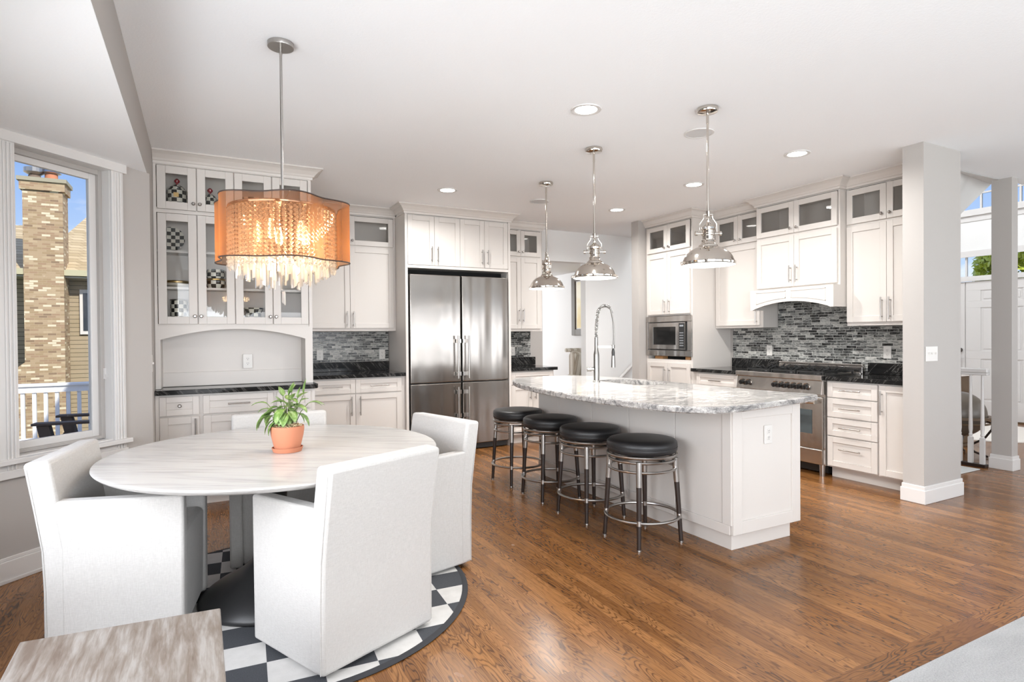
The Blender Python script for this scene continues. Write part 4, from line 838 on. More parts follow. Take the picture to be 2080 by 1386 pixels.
# ================================================================== PENDANTS
def pendant():
    t=thing('pendant_light','','pendant light',(0,0,0),0,'polished nickel dome pendants over the island'); z0=1.742-C
    obj('canopy',MB().lathe((0,0,0),[(.01,-.034),(.03,-.034),(.062,-.026),(.068,-.010),(.066,0)],32),CHROME,t,smooth=True,local=True)
    obj('rod',MB().cyl((0,0,-.03),(0,0,z0+.335),.0075,n=12).cyl((0,0,-.04),(0,0,-.10),.009,n=12),CHROME,t,smooth=True,local=True)
    obj('yoke',MB().lathe((0,0,z0+.31),[(.013,0),(.014,.035),(.009,.04)],16).cyl((-.03,0,z0+.325),(.03,0,z0+.325),.006,n=10).tube([(-.028,0,z0+.325),(-.03,0,z0+.30),(-.055,0,z0+.265),(-.058,0,z0+.20)],.0042,8).tube([(.028,0,z0+.325),(.03,0,z0+.30),(.055,0,z0+.265),(.058,0,z0+.20)],.0042,8).cyl((-.058,0,z0+.203),(-.04,0,z0+.203),.006,n=10).cyl((.058,0,z0+.203),(.04,0,z0+.203),.006,n=10).lathe((0,0,0),[(.006,z0+.27),(.012,z0+.29),(.005,z0+.315)],12),CHROME,t,smooth=True,local=True)
    for s in(-1,1):
        obj('thumb_screw',MB().cyl((s*.055,0,z0+.203),(s*.085,0,z0+.203),.005,n=10).cyl((s*.07,0,z0+.203),(s*.084,0,z0+.203),.014,.0155,16),CHROME,t,smooth=True,local=True)
        obj('clip_screw',MB().cyl((s*.163,0,z0+.014),(s*.178,0,z0+.014),.009,n=12),CHROME,t,smooth=True,local=True)
    obj('socket_housing',MB().lathe((0,0,z0),[(.06,.118),(.058,.128),(.048,.134),(.040,.150),(.043,.158),(.036,.166),(.036,.188),(.041,.192),(.041,.202),(.036,.206),(.036,.222),(.046,.228),(.047,.240),(.036,.252),(.020,.262),(.012,.275)],32),CHROME,t,smooth=True,local=True)
    prof=[(.166,0),(.168,.004),(.168,.020),(.161,.022),(.157,.030),(.148,.052),(.130,.077),(.104,.098),(.076,.112),(.058,.119)]
    obj('dome_shade',MB().lathe((0,0,z0),prof,56,False),CHROME,t,smooth=True,local=True)
    obj('shade_lining',MB().lathe((0,0,z0),[(.165,.001),(.155,.026),(.146,.048),(.128,.073),(.102,.094),(.074,.108),(.01,.112)],48,False),WHITEIN,t,smooth=True,local=True)
    obj('diffuser',MB().lathe((0,0,z0+.010),[(.160,0),(.160,.003),(.001,.004)],48,False),PGLOW,t,smooth=True,local=True)
    return t
p0=pendant(); PL=['pendant light hanging closest to the refrigerator, polished nickel dome','pendant light hanging above the faucet, polished nickel dome','pendant light hanging at the island end, in front of the oven tower']
for i,(x,y,a) in enumerate(((2.886,4.734,80),(2.695,3.711,-28),(2.866,2.726,-25))):
    p=p0 if i==0 else copy_tree(p0); p.location=(x,y,C-.0005); p.rotation_euler=(0,0,R(a)); p['label']=PL[i]
    area('pendant_lamp',(x,y,1.738),(x,y,0),.28,.28,12,(1,.975,.94),'DISK',150)
# ================================================================== DOWNLIGHTS + SPEAKERS
def downlight():
    t=thing('recessed_downlight','','ceiling light',(0,0,0),0,'recessed round ceiling downlights')
    obj('trim_ring',MB().lathe((0,0,-.0005),[(.098,0),(.096,-.006),(.078,-.007),(.070,-.003),(.070,0)],40,False),TRIM,t,smooth=True,local=True)
    obj('lens',MB().lathe((0,0,-.004),[(.070,0),(.001,-.001)],32,False),GLOW,t,local=True); return t
d0=downlight()
DLS=[(2.186,3.09,'recessed downlight nearest the chandelier, large in the ceiling'),(2.162,5.40,'recessed downlight above the refrigerator'),(4.20,4.17,'recessed downlight beside the island-end pendant rod'),(4.242,5.403,'recessed downlight in front of the oven tower, farthest from the chandelier'),(4.229,3.088,'recessed downlight between the island-end pendant and the grey column')]
for i,(x,y,lb) in enumerate(DLS):
    d=d0 if i==0 else copy_tree(d0); d.location=(x,y,C); d['label']=lb
    area('downlight_lamp',(x,y,C-.02),(x,y,0),.13,.13,24,(1,.985,.96),'DISK',160)
def speaker(x,y,lb):
    t=thing('ceiling_speaker',lb,'speaker',(x,y,C),0,'round in-ceiling speakers')
    obj('rim',MB().lathe((0,0,-.0005),[(.105,0),(.104,-.006),(.092,-.007),(.092,0)],40,False),TRIM,t,smooth=True,local=True); obj('grille',MB().lathe((0,0,-.005),[(.092,0),(.001,-.001)],32,False),GRILL,t,local=True)
SPK=[(3.16,3.087),(3.22,5.42)]
speaker(SPK[0][0],SPK[0][1],'round ceiling speaker behind the rod of the island-end pendant'); speaker(SPK[1][0],SPK[1][1],'round ceiling speaker close to the pendant nearest the refrigerator')

# ================================================================== CHANDELIER
CX_,CY_=.364,3.067
ch=thing('chandelier','crystal chandelier with wavy sheer brown drum shade above the dining table','chandelier',(CX_,CY_,C))
obj('canopy',MB().lathe((CX_,CY_,C-.0005),[(.060,-.022),(.061,-.020),(.061,0)],40),NICK,ch,smooth=True)
obj('rod',MB().cyl((CX_,CY_,C-.02),(CX_,CY_,C-.055),.0075,n=12).cyl((CX_,CY_,C-.05),(CX_,CY_,1.90),.0065,n=12),NICK,ch,smooth=True)
def rr_(a): p_=R(242.06)-a; return .297+.025*math.cos(6*(p_-R(29)))
ph0=R(-62+35)
zt,zb=1.955,1.668; n=120; mb=MB(); vs_=[]; NZ=4
for k in range(NZ+1):
    z=zb+(zt-zb)*k/NZ; vs_+=[(CX_+rr_(2*PI*i/n)*math.cos(2*PI*i/n),CY_+rr_(2*PI*i/n)*math.sin(2*PI*i/n),z) for i in range(n)]
mb.add(vs_,[(k*n+i,k*n+(i+1)%n,(k+1)*n+(i+1)%n,(k+1)*n+i) for k in range(NZ) for i in range(n)])
sh=obj('drum_shade',mb,ORG_M,ch,smooth='all')
for z,nm in((zt,'shade_rim'),(zb,'shade_rim')):
    obj(nm,MB().tube([(CX_+rr_(2*PI*i/n)*math.cos(2*PI*i/n),CY_+rr_(2*PI*i/n)*math.sin(2*PI*i/n),z) for i in range(n)],.0032,6,True),mat('dark_brown_hem',(.035,.02,.015),.5),sh,smooth=True)
obj('top_plate',MB().lathe((CX_,CY_,1.918),[(.245,0),(.247,.004),(.247,.012),(.001,.013)],40),CHROME,ch,smooth=True)
mb=MB()
for k in range(3): a=2*PI*k/3+.5; mb.cyl((CX_,CY_,1.945),(CX_+rr_(a)*math.cos(a),CY_+rr_(a)*math.sin(a),zt-.002),.003,n=8)
obj('shade_spider',mb,NICK,ch)
# bead curtain strands (too many beads to count)
mb=MB(); ns=64
for s in range(ns+44):
    a=2*PI*s/ns if s<ns else 2*PI*(s+.5)/44; rb=.243 if s<ns else .195; x,y=CX_+rb*math.cos(a),CY_+rb*math.sin(a)
    for k in range(14):
        z=1.905-k*.0200; r_=.0108; mb.add([(x+r_*math.cos(a+j*PI/2+.4),y+r_*math.sin(a+j*PI/2+.4),z) for j in range(4)]+[(x,y,z+.0098),(x,y,z-.0098)],[(0,1,4),(1,2,4),(2,3,4),(3,0,4),(1,0,5),(2,1,5),(3,2,5),(0,3,5)])
bc=obj('bead_curtain',mb,CRYS,ch); bc['kind']='stuff'
# hanging crystal prisms in concentric rings, longer toward the middle
random.seed(3); cnt=0; rest=MB()
for ri,(rad,nn,zlo) in enumerate(((.240,44,1.628),(.205,30,1.603),(.165,22,1.582),(.12,14,1.562),(.07,8,1.548),(.0,1,1.482))):
    for k in range(nn):
        a=2*PI*(k+.5*(ri%2))/nn; x,y=CX_+rad*math.cos(a),CY_+rad*math.sin(a); zl=zlo+random.uniform(-.014,.016); w=.0075 if ri else .0065; ztop=1.68 if ri==0 else (1.67 if ri<5 else 1.53)
        aa=random.uniform(0,PI); ux_,uy_=Vector((math.cos(aa),math.sin(aa),0)),Vector((-math.sin(aa),math.cos(aa),0)); c=Vector((x,y,0)); tl=random.uniform(-.008,.008)
        q=[c+ux_*w*i+uy_*.004*j+Vector((0,0,z+(tl*i if z<ztop else 0))) for z in(zl,ztop) for i,j in((-1,-1),(1,-1),(1,1),(-1,1))]
        m_b=MB().add(q,[(0,3,2,1),(4,5,6,7),(0,1,5,4),(1,2,6,5),(2,3,7,6),(3,0,4,7)])
        front=(Vector((x-CX_,y-CY_,0)).dot(fw)<.10)
        if cnt<98 and (front or ri>=3): obj('crystal_prism',m_b,CRYS,ch); cnt+=1
        else: rest.v+=[]; b_=len(rest.v); rest.v+=m_b.v; rest.f+=[tuple(i+b_ for i in f) for f in m_b.f]
rc=obj('rear_crystal_prisms',rest,CRYS,ch); rc['kind']='stuff'
for k in range(5):
    a=2*PI*k/5+.35; x,y=CX_+.115*math.cos(a),CY_+.115*math.sin(a)
    sk_=obj('bulb_socket',MB().cyl((x,y,1.918),(x,y,1.865),.011,n=12),CHROME,ch,smooth=True); obj('bulb',MB().lathe((x,y,1.80),[(.001,-.03),(.014,-.022),(.021,-.003),(.020,.016),(.011,.045),(.009,.066)],16),WARMB,sk_,smooth=True)
    pl=bpy.data.lights.new('chandelier_bulb_light','POINT'); pl.energy=3.4; pl.color=(1,.70,.42); pl.shadow_soft_size=.03; po=bpy.data.objects.new('chandelier_bulb_light',pl); col.objects.link(po); po.location=(x,y,1.75)

# ================================================================== DINING TABLE, RUG
TCX,TCY=.345,3.15; RX,RY=.775,.815; TZ=.748
tb=thing('dining_table','oval white marble pedestal dining table under the chandelier','dining table',(TCX,TCY,0))
mb=MB(); n=96; vs_=[]
for f_,z in((.93,-.032),(.965,-.026),(.992,-.014),(1.0,-.006),(.998,-.002),(.99,-.0003),(.975,0)): vs_+=[(TCX+RX*f_*math.cos(2*PI*i/n),TCY+RY*f_*math.sin(2*PI*i/n),TZ+z) for i in range(n)]
mb.add(vs_,[(k*n+i,k*n+(i+1)%n,(k+1)*n+(i+1)%n,(k+1)*n+i) for k in range(6) for i in range(n)]+[tuple(range(n-1,-1,-1)),tuple(range(6*n,7*n))])
obj('tabletop',mb,MARB,tb,smooth=True)
obj('pedestal',MB().lathe((TCX-.03,TCY+.03,.012),[(.342,0),(.346,.008),(.338,.022),(.315,.045),(.275,.073),(.22,.103),(.155,.14),(.105,.185),(.074,.26),(.062,.38),(.068,.54),(.10,.64),(.17,.690),(.22,.703)],64),DOME,tb,smooth='all')
rg_=thing('rug','round black and white checkered rug under the dining table','rug',(.36,3.14,0))
def curl(mb):
    q=[]
    for x,y,z in mb.v:
        dx,dy=x-.36,y-3.14; r=math.hypot(dx,dy); a=math.degrees(math.atan2(dy,dx)); k=max(0,1-((a+52)/30)**2) if -82<a<-22 else 0
        t=min(1,max(0,(r-.76)/.15)); q.append((x,y,z+.0*k*t*t))
    mb.v=q; return mb
obj('rug_field',curl(MB().lathe((.36,3.14,.001),[(.76,0),(.82,0),(.86,0),(.895,0),(.895,.008),(.86,.008),(.82,.008),(.76,.008),(.001,.0085)],128,False)),RUGM,rg_)
obj('rug_binding',curl(MB().lathe((.36,3.14,.001),[(.888,.0),(.915,.0),(.918,.004),(.905,.0085),(.889,.0085)],128,False)),RUGEDGE,rg_,smooth=True)

# ================================================================== DINING CHAIRS
def chair():
    t=thing('dining_chair','','dining chair',(0,0,0),0,'white linen slipcovered armchairs round the table'); W,D=.285,.50
    Z0=.022
    seat=MB().prism([(.08,.03),(D-.012,.03),(D-.005,.44),(D-.02,.462),(.08,.455)],lambda u,v,a:(a,u,v),-W+.062,W-.062); obj('seat',seat,LINEN,t,bevel=.018,seg=3,smooth=True,local=True)
    for s in(-1,1):
        a,b=(s*(W-.066),s*W); a,b=min(a,b),max(a,b)
        arm=MB().prism([(.03,Z0),(D,Z0),(D+.004,.63),(D-.002,.640),(.03,.655)],lambda u,v,a_:(a_,u,v),a,b); obj('arm',arm,LINEN,t,bevel=.016,seg=3,smooth=True,local=True)
    prof=[(.0,Z0),(.085,Z0),(.085,.46),(.055,.66),(.028,.822),(-.062,.815),(-.03,.62),(-.006,.46),(.0,.30)]
    bk_=obj('backrest',MB().prism(prof,lambda u,v,a_:(a_,u,v),-W-.001,W+.001),LINEN,t,bevel=.017,seg=3,smooth=True,local=True)
    for s in(-1,1): obj('piping',MB().tube([(s*(W+.0005),.012,.03),(s*(W+.0005),.010,.3),(s*(W+.0005),.003,.46),(s*(W+.0005),-.02,.62),(s*(W+.0005),-.046,.79)],.0028,6),LINEN,bk_,smooth=True,local=True)
    for x in(-W+.05,W-.05):
        for y in(.05,D-.04): obj('foot',MB().box(x-.02,x+.02,y-.02,y+.02,.0095,.035),EBONY,t,local=True)
    return t
c0=chair()
# position: midpoint of rear base line and facing direction
CHS=[((.650,2.385),(-.405,.914),'white linen armchair in front of the table with its back to the camera'),
     ((-.520,3.215),(.985,-.165),'white linen armchair beside the window, partly behind the low wooden table'),
     ((1.285,3.335),(-.968,-.25),'white linen armchair on the side of the table facing the bar stools'),
     ((.452,4.075),(-.075,-.997),'white linen armchair on the cabinet side of the table, behind the plant')]
for i,((x,y),(dx,dy),lb) in enumerate(CHS):
    c=c0 if i==0 else copy_tree(c0); c.location=(x,y,0); c.rotation_euler=(0,0,math.atan2(dy,dx)-PI/2); c['label']=lb

# ================================================================== POTTED PLANT
PX,PY,PZ=.371,3.056,TZ
pp=thing('potted_plant','small green leafy plant in a terracotta pot on the marble table','plant',(PX,PY,PZ))
obj('saucer',MB().lathe((PX,PY,PZ),[(.062,.0),(.066,.001),(.073,.022),(.070,.023),(.064,.005),(.001,.005)],40,False),TERRA,pp,smooth=True)
obj('pot',MB().lathe((PX,PY,PZ+.0055),[(.052,0),(.056,.002),(.062,.02),(.075,.075),(.079,.105),(.078,.120),(.074,.121),(.074,.105),(.001,.102)],40,False),TERRA,pp,smooth=True)
obj('soil',MB().lathe((PX,PY,PZ+.105),[(.0735,0),(.06,.006),(.001,.010)],24,False),SOIL,pp)
random.seed(11); mb=MB()
for k in range(150):
    a=random.uniform(0,2*PI); r_=random.uniform(.02,.074); x,y=PX+r_*math.cos(a),PY+r_*math.sin(a); bb=random.uniform(0,2*PI); L_=random.uniform(.012,.03); h=.020 if (x-PX)*rt0.x+(y-PY)*rt0.y>.02 else .006
    z=PZ+.117+random.uniform(0,h); mb.tube([(x,y,z),(x+L_*.5*math.cos(bb),y+L_*.5*math.sin(bb),z+.006),(x+L_*math.cos(bb+.6),y+L_*math.sin(bb+.6),z)],.0010,4)
mo=obj('straw_moss',mb,STRAW,pp); mo['kind']='stuff'
# leaf tips in the camera-right / up plane relative to pot axis, plus depth  (lateral, height above pot rim, depth, length, width, droop)
leaves=[(-.135,.060,.0,.13,.040,1.5),(-.165,.035,-.01,.10,.030,1.7),(-.115,.010,-.03,.085,.022,1.9),(-.175,.105,.02,.09,.018,.9),(-.068,.035,.03,.07,.03,1.1),(-.045,.145,.02,.055,.026,.1),(-.075,.085,-.03,.07,.03,1.2),(-.02,.07,-.05,.10,.036,1.6),(.01,.05,-.055,.09,.034,1.5),(-.03,.11,-.01,.075,.03,.8),(.04,.165,.0,.055,.034,-.2),(.018,.155,.02,.06,.028,.2),(.045,.12,-.02,.06,.026,1.0),(.115,.165,.01,.075,.024,-.3),(.165,.105,.02,.085,.022,.9),(.10,.09,-.03,.075,.026,1.1),(.125,.045,-.02,.085,.022,1.6),(.06,.06,-.05,.075,.032,1.5),(-.085,-.035,-.05,.075,.028,2.0),(.03,.085,.05,.08,.032,.9),(-.01,.12,.05,.06,.03,.6),(.07,.13,.045,.06,.024,.5)]
lf=MB(); sm=MB(); rtv=Vector(rt0); dpv=Vector((math.sin(YAW),math.cos(YAW),0)); base=Vector((PX,PY,PZ+.112))
random.seed(21)
leaves+=[(u*.8+random.uniform(-.02,.02),h*.7+random.uniform(0,.03),d+random.uniform(-.03,.05),L_*.8,W_*.9,dr2+.1) for u,h,d,L_,W_,dr2 in leaves]
for (u,h,d,L_,W_,dr2) in leaves:
    W_*=1.45
    tipdir=Vector((0,0,0)); root=base+rtv*u*.18+dpv*d*.3; out=(rtv*u+dpv*d); od_=out.normalized() if out.length>1e-3 else rtv
    el=1.15-dr2*.75; ctr=base+rtv*u*.74+dpv*d+Vector((0,0,max(h,0.0)+.028))
    fwd=od_*math.cos(el)+Vector((0,0,math.sin(el))); start=ctr-fwd*L_*.35
    side=fwd.cross(Vector((0,0,1))); side=(side.normalized() if side.length>1e-3 else Vector((1,0,0))); 
    mid=(root+start)/2+Vector((0,0,.02)); sm.tube([root,mid,start],.0016,5)
    K=7; vs_=[]; p=start.copy(); dd=fwd.copy()
    for k in range(K+1):
        t_=k/K; ww=W_*.5*math.sin(PI*min(t_*1.0,1)**.75)**.8 if 0<t_<1 else .0006; nrm=side.cross(dd).normalized()
        for j in(-1,-.5,0,.5,1): vs_.append(p+side*ww*j+nrm*abs(j)*ww*.35)
        dd=(dd-Vector((0,0,dr2*.17))).normalized(); p=p+dd*L_/K
    lf.add(vs_,[(k*5+j,k*5+j+1,(k+1)*5+j+1,(k+1)*5+j) for k in range(K) for j in range(4)])
lo=obj('leaves',lf,LEAF,pp,smooth='all'); sd_=lo.modifiers.new('solid','SOLIDIFY'); sd_.thickness=.0008
obj('stems',sm,STEM,pp)

# ================================================================== LOW TABLE (bottom left)
lt=thing('side_table','weathered grey wooden low table in front of the white armchair','side table',(-.2,1.8,0))
obj('tabletop',MB().prism([(-.462,2.118),(.046,2.075),(.047,1.30),(-.44,1.34)],lambda u,v,a:(u,v,a),.415,.45),WEATH,lt,bevel=.004)
obj('apron',MB().prism([(-.43,2.088),(.016,2.046),(.016,1.33),(-.41,1.37)],lambda u,v,a:(u,v,a),.34,.4145),WEATH,lt)
for x,y in((-.405,2.06),(-.01,2.02),(-.01,1.36),(-.385,1.40)): obj('leg',MB().box(x-.024,x+.024,y-.024,y+.024,.0,.34),WEATH,lt,bevel=.003)

# ================================================================== SWITCHES
outlet(F('Y',2.4635),4.925,1.138,'white three gang light switch on the grey column',switch=3)
outlet(F('Y',5.459),.354,1.108,'white power outlet inside the arched hutch opening',scale=1.05)
t=thing('light_switch','white light switch on the wall edge between window and hutch','light switch',(BX,4.86,1.13))
obj('cover_plate',MB().box(BX+.0005,BX+.007,4.80,4.87,1.07,1.19),PLATE,t,bevel=.002); obj('toggle',MB().box(BX+.007,BX+.018,4.83,4.84,1.125,1.14),PLATE,t)

# ================================================================== LIVING ROOM + STAIR HALL beyond
struct('wall_living_far',MB().box(5.95,6.07,YB+.12,11.5,0,5.2),WALLW)
struct('wall_living_back',MB().box(2.0,6.07,11.5,11.6,0,3),WALLW); struct('wall_living_left',MB().box(2.0,2.1,YB+.12,11.5,0,3),WALLW)
struct('ceiling_living',MB().box(2.0,5.95,YB+.12,11.6,2.43,2.5),WALLW)
ar_=thing('framed_art','pale yellow print in a dark pewter frame on the bright living room wall','picture',(5.93,8.3,1.8))
mb=MB(); y0,y1,z0,z1=7.75,8.84,1.30,2.37
for a,b,c,d in((y0+.11,y1-.11,z0,z0+.11),(y0+.11,y1-.11,z1-.11,z1),(y0,y0+.11,z0,z1),(y1-.11,y1,z0,z1)): mb.box(5.90,5.949,a,b,c,d)
obj('frame',mb,FRAMEM,ar_,bevel=.006); obj('mat_board',MB().box(5.925,5.935,y0+.05,y1-.05,z0+.05,z1-.05),MATB,ar_); obj('print',MB().box(5.921,5.926,y0+.16,y1-.14,z0+.13,z1-.13),ARTM,ar_)
sf=thing('armchair','striped rolled-arm armchair seen through the living room doorway','armchair',(5.45,7.4,0))
obj('backrest',MB().prism([(0,.38),(.12,.38),(.12,1.00),(.04,1.07),(-.08,1.03)],lambda u,v,a:(5.10+a,7.62+u,v),0,.62),STRIPE,sf,bevel=.03,smooth=True)
obj('seat',MB().box(5.10,5.72,6.98,7.62,.10,.48),STRIPE,sf,bevel=.04,smooth=True)
for x in(5.06,5.78): obj('arm',MB().cyl((x,6.98,.62),(x,7.66,.62),.075,n=20).box(x-.06,x+.06,7.0,7.64,.1,.62),STRIPE,sf,bevel=.01,smooth=True)
obj('rolled_top',MB().cyl((5.03,7.70,1.07),(5.80,7.70,1.07),.03,n=16),STRIPE,sf,smooth=True)
for x in(5.06,5.78):
    for y in(7.04,7.6): obj('leg',MB().box(x-.025,x+.025,y-.025,y+.025,0,.1),EBONY,sf)
hr_=thing('stair_handrail','white sloping stair handrail on the wall behind the faucet','handrail',(5.6,6.8,.7))
obj('rail',MB().tube([(5.10,6.78,.46),(5.9,6.78,1.12)],.022,10),TRIM,hr_,smooth=True)
for k in(.15,.8): obj('bracket',MB().cyl((5.10+.8*k,6.78,.46+.66*k),(5.10+.8*k,6.829,.44+.66*k),.008,n=8),NICK,hr_)

# ================================================================== FOYER
DX=10.2
struct('wall_door',MB().box(DX,DX+.12,3.62,3.66,0,5.2).box(DX,DX+.12,5.60,7.0,0,5.2).box(DX,DX+.12,3.66,5.60,2.46,3.10).box(DX,DX+.12,3.66,5.60,4.7,5.2).box(DX,DX+.12,5.60,5.62,0,5.2),WALLW)
def frame_d(name,y0,y1,z0,z1,w=.09):
    return MB().box(DX-.02,DX-.001,y0-w,y0,z0-.0,z1+w).box(DX-.02,DX-.001,y1,y1+w,z0,z1+w).box(DX-.022,DX-.001,y0-w,y1+w,z1,z1+w)
struct('trim_2',frame_d('c',3.738,5.535,0,2.42).box(DX+.02,DX+.035,4.60,4.66,.02,2.055),TRIM); struct('trim_3',MB().box(DX-.03,DX-.001,3.66,5.60,2.06,2.105).box(DX-.05,DX-.001,3.60,5.62,3.03,3.10).box(DX-.015,DX-.001,3.62,5.6,2.95,3.03),TRIM)
def wnd(nm,y0,y1,z0,z1,ys,zs):
    e=bpy.data.objects.new(nm,None); col.objects.link(e); e.location=(DX,(y0+y1)/2,z0); ORG[e.name]=Vector(e.location); e['kind']='structure'
    mb=MB(); 
    for a,b,c,d in((y0+.03,y1-.03,z0,z0+.03),(y0+.03,y1-.03,z1-.03,z1),(y0,y0+.03,z0,z1),(y1-.03,y1,z0,z1)): mb.box(DX+.0,DX+.06,a,b,c,d)
    for y in ys: mb.box(DX+.02,DX+.05,y-.012,y+.012,z0,z1)
    for z in zs: mb.box(DX+.023,DX+.047,y0,y1,z-.012,z+.012)
    obj('window_frame',mb,TRIM,e); obj('window_pane',MB().box(DX+.033,DX+.037,y0,y1,z0,z1),GLASS,e)
wnd('window_2',3.66,5.60,2.105,2.46,(4.15,4.63,5.1),()); wnd('window_3',3.66,5.60,3.10,4.70,(3.965,4.44,4.9,5.3),(3.36,3.75,4.1,4.4))
for nm,y0,y1,hd_ in(('door_1',3.74,4.625,False),('door_2',4.64,5.53,True)):
    e=bpy.data.objects.new(nm,None); col.objects.link(e); e.location=(DX-.01,(y0+y1)/2,0); ORG[e.name]=Vector(e.location); e['kind']='structure'
    mb=MB(); z=[0.02,.28,.90,1.02,1.66,1.76,1.92,2.055]; W_=(y1-y0); s_=.19; c0_,c1_=y0+s_,(y0+y1)/2-.06; c2_,c3_=(y0+y1)/2+.06,y1-s_
    mb.box(DX+.012,DX+.035,y0,y1,.02,2.055)
    for a,b in((z[0],z[1]),(z[2],z[3]),(z[4],z[5]),(z[6],z[7])): mb.box(DX+.0,DX+.012,y0,y1,a,b)
    for a,b in((y0,c0_),(c1_,c2_),(c3_,y1)):
        for q0,q1 in((z[1],z[2]),(z[3],z[4]),(z[5],z[6])): mb.box(DX+.0,DX+.012,a,b,q0,q1)
    for a,b in((c0_,c1_),(c2_,c3_)):
        for q0,q1 in((z[1],z[2]),(z[3],z[4]),(z[5],z[6])): mb.box(DX+.004,DX+.0125,a+.03,b-.03,q0+.03,q1-.03)
    obj('door_leaf',mb,TRIM,e,bevel=.003)
    if hd_:
        obj('door_knob',MB().cyl((DX,4.70,.90),(DX-.05,4.70,.90),.012,n=12).sphere((DX-.06,4.70,.90),.033),NICK,e,smooth=True); obj('deadbolt',MB().cyl((DX,4.70,1.03),(DX-.03,4.70,1.03),.035,n=20),mat('aged_bronze',(.10,.09,.08),.4,.8),e,smooth=True)
struct('trim_4',MB().box(DX-.03,DX+.03,3.70,5.58,.0,.02),BROWNOBJ)
rl=thing('stair_railing','white spindle railing between the two grey columns','railing',(6.6,3.1,0))
obj('handrail',MB().box(6.60,6.66,2.817,3.75,.885,.91).box(6.595,6.665,2.817,3.75,.91,.95),TRIM,rl,bevel=.008)
obj('shoe_rail',MB().box(6.595,6.665,2.835,3.75,.0,.03),EBONY,rl)
for y in(2.868,2.966,3.06,3.155,3.25,3.345,3.44,3.535,3.63): obj('baluster',MB().box(6.612,6.648,y-.018,y+.018,.03,.28).lathe((6.63,y,.28),[(.02,0),(.013,.012),(.018,.024),(.013,.04),(.0175,.08),(.010,.60),(.010,.61)],12),TRIM,rl,smooth=True)
gl=thing('globe','large dark floor globe in a wooden ring stand behind the white railing','globe',(7.08,3.27,0)); gx,gy_=7.09,3.275
obj('globe_ball',MB().sphere((gx,gy_,.44),.235,32,20),GLOBEM,gl,smooth=True)
obj('horizon_ring',MB().lathe((gx,gy_,.40),[(.242,0),(.285,0),(.285,.022),(.242,.022),(.242,0)],40,False),BROWNOBJ,gl)
obj('lower_ring',MB().ring((gx,gy_,.355),.262,.010,40,8),BROWNOBJ,gl,smooth=True)
for k in range(4):
    a=k*PI/2+.25; P_=lambda r_,z:(gx+r_*math.cos(a),gy_+r_*math.sin(a),z)
    obj('curved_leg',MB().tube([P_(.275,.40),P_(.27,.30),P_(.21,.20),P_(.11,.13),P_(.08,.10),P_(.13,.05),P_(.24,.012)],.011,8),EBONY,gl,smooth=True)
fs2=thing('pedestal_stand','brown wooden stand with pale top behind the globe','stand',(7.5,3.75,0))
obj('post',MB().box(7.60,7.80,3.50,3.72,.03,.80),BROWNOBJ,fs2,bevel=.01); obj('top',MB().box(7.57,7.83,3.475,3.75,.80,.825),CREAM,fs2,bevel=.005); obj('foot',MB().box(7.58,7.82,3.48,3.74,0,.03),BROWNOBJ,fs2,bevel=.005)
o=obj('rug',MB().lathe((8.95,3.95,.001),[(.85,0),(.85,.012),(.001,.012)],64),CREAM); tag(o,'round cream rug inside the front doors','rug')
o=obj('floor_mat',MB().box(6.05,6.48,2.82,3.35,.001,.010),GREYMAT,bevel=.004); tag(o,'small grey mat in front of the white railing','mat')

# ================================================================== OUTSIDE
def D(dist,lat,z=0): return Vector((dpv.x*dist+rtv.x*lat,dpv.y*dist+rtv.y*lat,z))
LX=lambda px,dist:(px-1040)/FPX*dist
def XP(px,Y): t=(px-1040)/FPX; return Y*(dpv.x+rtv.x*t)/(dpv.y+rtv.y*t)
struct('ground',MB().box(-60,40,-40,60,-2.65,-2.6),GRASSM)
HY=18.1; WL0,WL1=XP(-260,HY),XP(330,HY)
nh=thing('neighbour_house','tan sided neighbouring house with shingle roof outside the window','house',(-3,HY,-2.6))
obj('siding_wall',MB().box(WL0,WL1,HY,HY+5,-2.6,2.86),SIDING,nh)
def quad(mb,a,b,c,d,t=.12):
    v=[Vector(x) for x in(a,b,c,d)]; return mb.add(v+[x-Vector((0,0,t)) for x in v],[(0,1,2,3),(7,6,5,4),(0,4,5,1),(1,5,6,2),(2,6,7,3),(3,7,4,0)])
mb=MB(); quad(mb,(WL0-.3,HY-.5,2.95),(XP(75,HY-.5),HY-.5,2.95),(XP(75,HY+3),HY+3.0,4.55),(WL0,HY+3.0,4.40)); quad(mb,(XP(55,HY-.5),HY-.5,2.95),(WL1+.4,HY-.5,2.95),(XP(400,HY+4.2),HY+4.2,5.6),(XP(215,HY+4.2),HY+4.2,5.6)); obj('shingle_roof',mb,SHING,nh)
obj('gutter',MB().box(WL0-.3,WL1+.4,HY-.62,HY-.50,2.84,2.98),TANTRIM,nh); obj('soffit',MB().box(WL0-.3,WL1+.4,HY-.5,HY,2.80,2.85),TRIM,nh)
wf=obj('window_frame',MB().box(XP(164,HY),XP(232,HY),HY-.06,HY,1.43,2.55),TRIM,nh); obj('window_pane',MB().box(XP(171,HY),XP(225,HY),HY-.075,HY-.055,1.52,2.46),mat('dark_window_pane',(.03,.035,.045),.1),wf)
CY0=17.45; c0l,c1l=XP(50,CY0),XP(132,CY0); cmx=(c0l+c1l)/2
cm=thing('brick_chimney','tall tan brick chimney rising past the neighbour roof outside the window','chimney',(cmx,CY0+.3,-2.6))
obj('shaft',MB().box(c0l,c1l,CY0,CY0+.62,-2.6,5.0),BRICK,cm)
mb=MB().prism([(c0l-.62,-2.6),(c0l,-2.6),(c0l,.78),(c0l-.10,.70),(c0l-.62,.15)],lambda u,v,a:(u,a,v),CY0+.01,CY0+.61); obj('shoulder',mb,BRICK,cm)
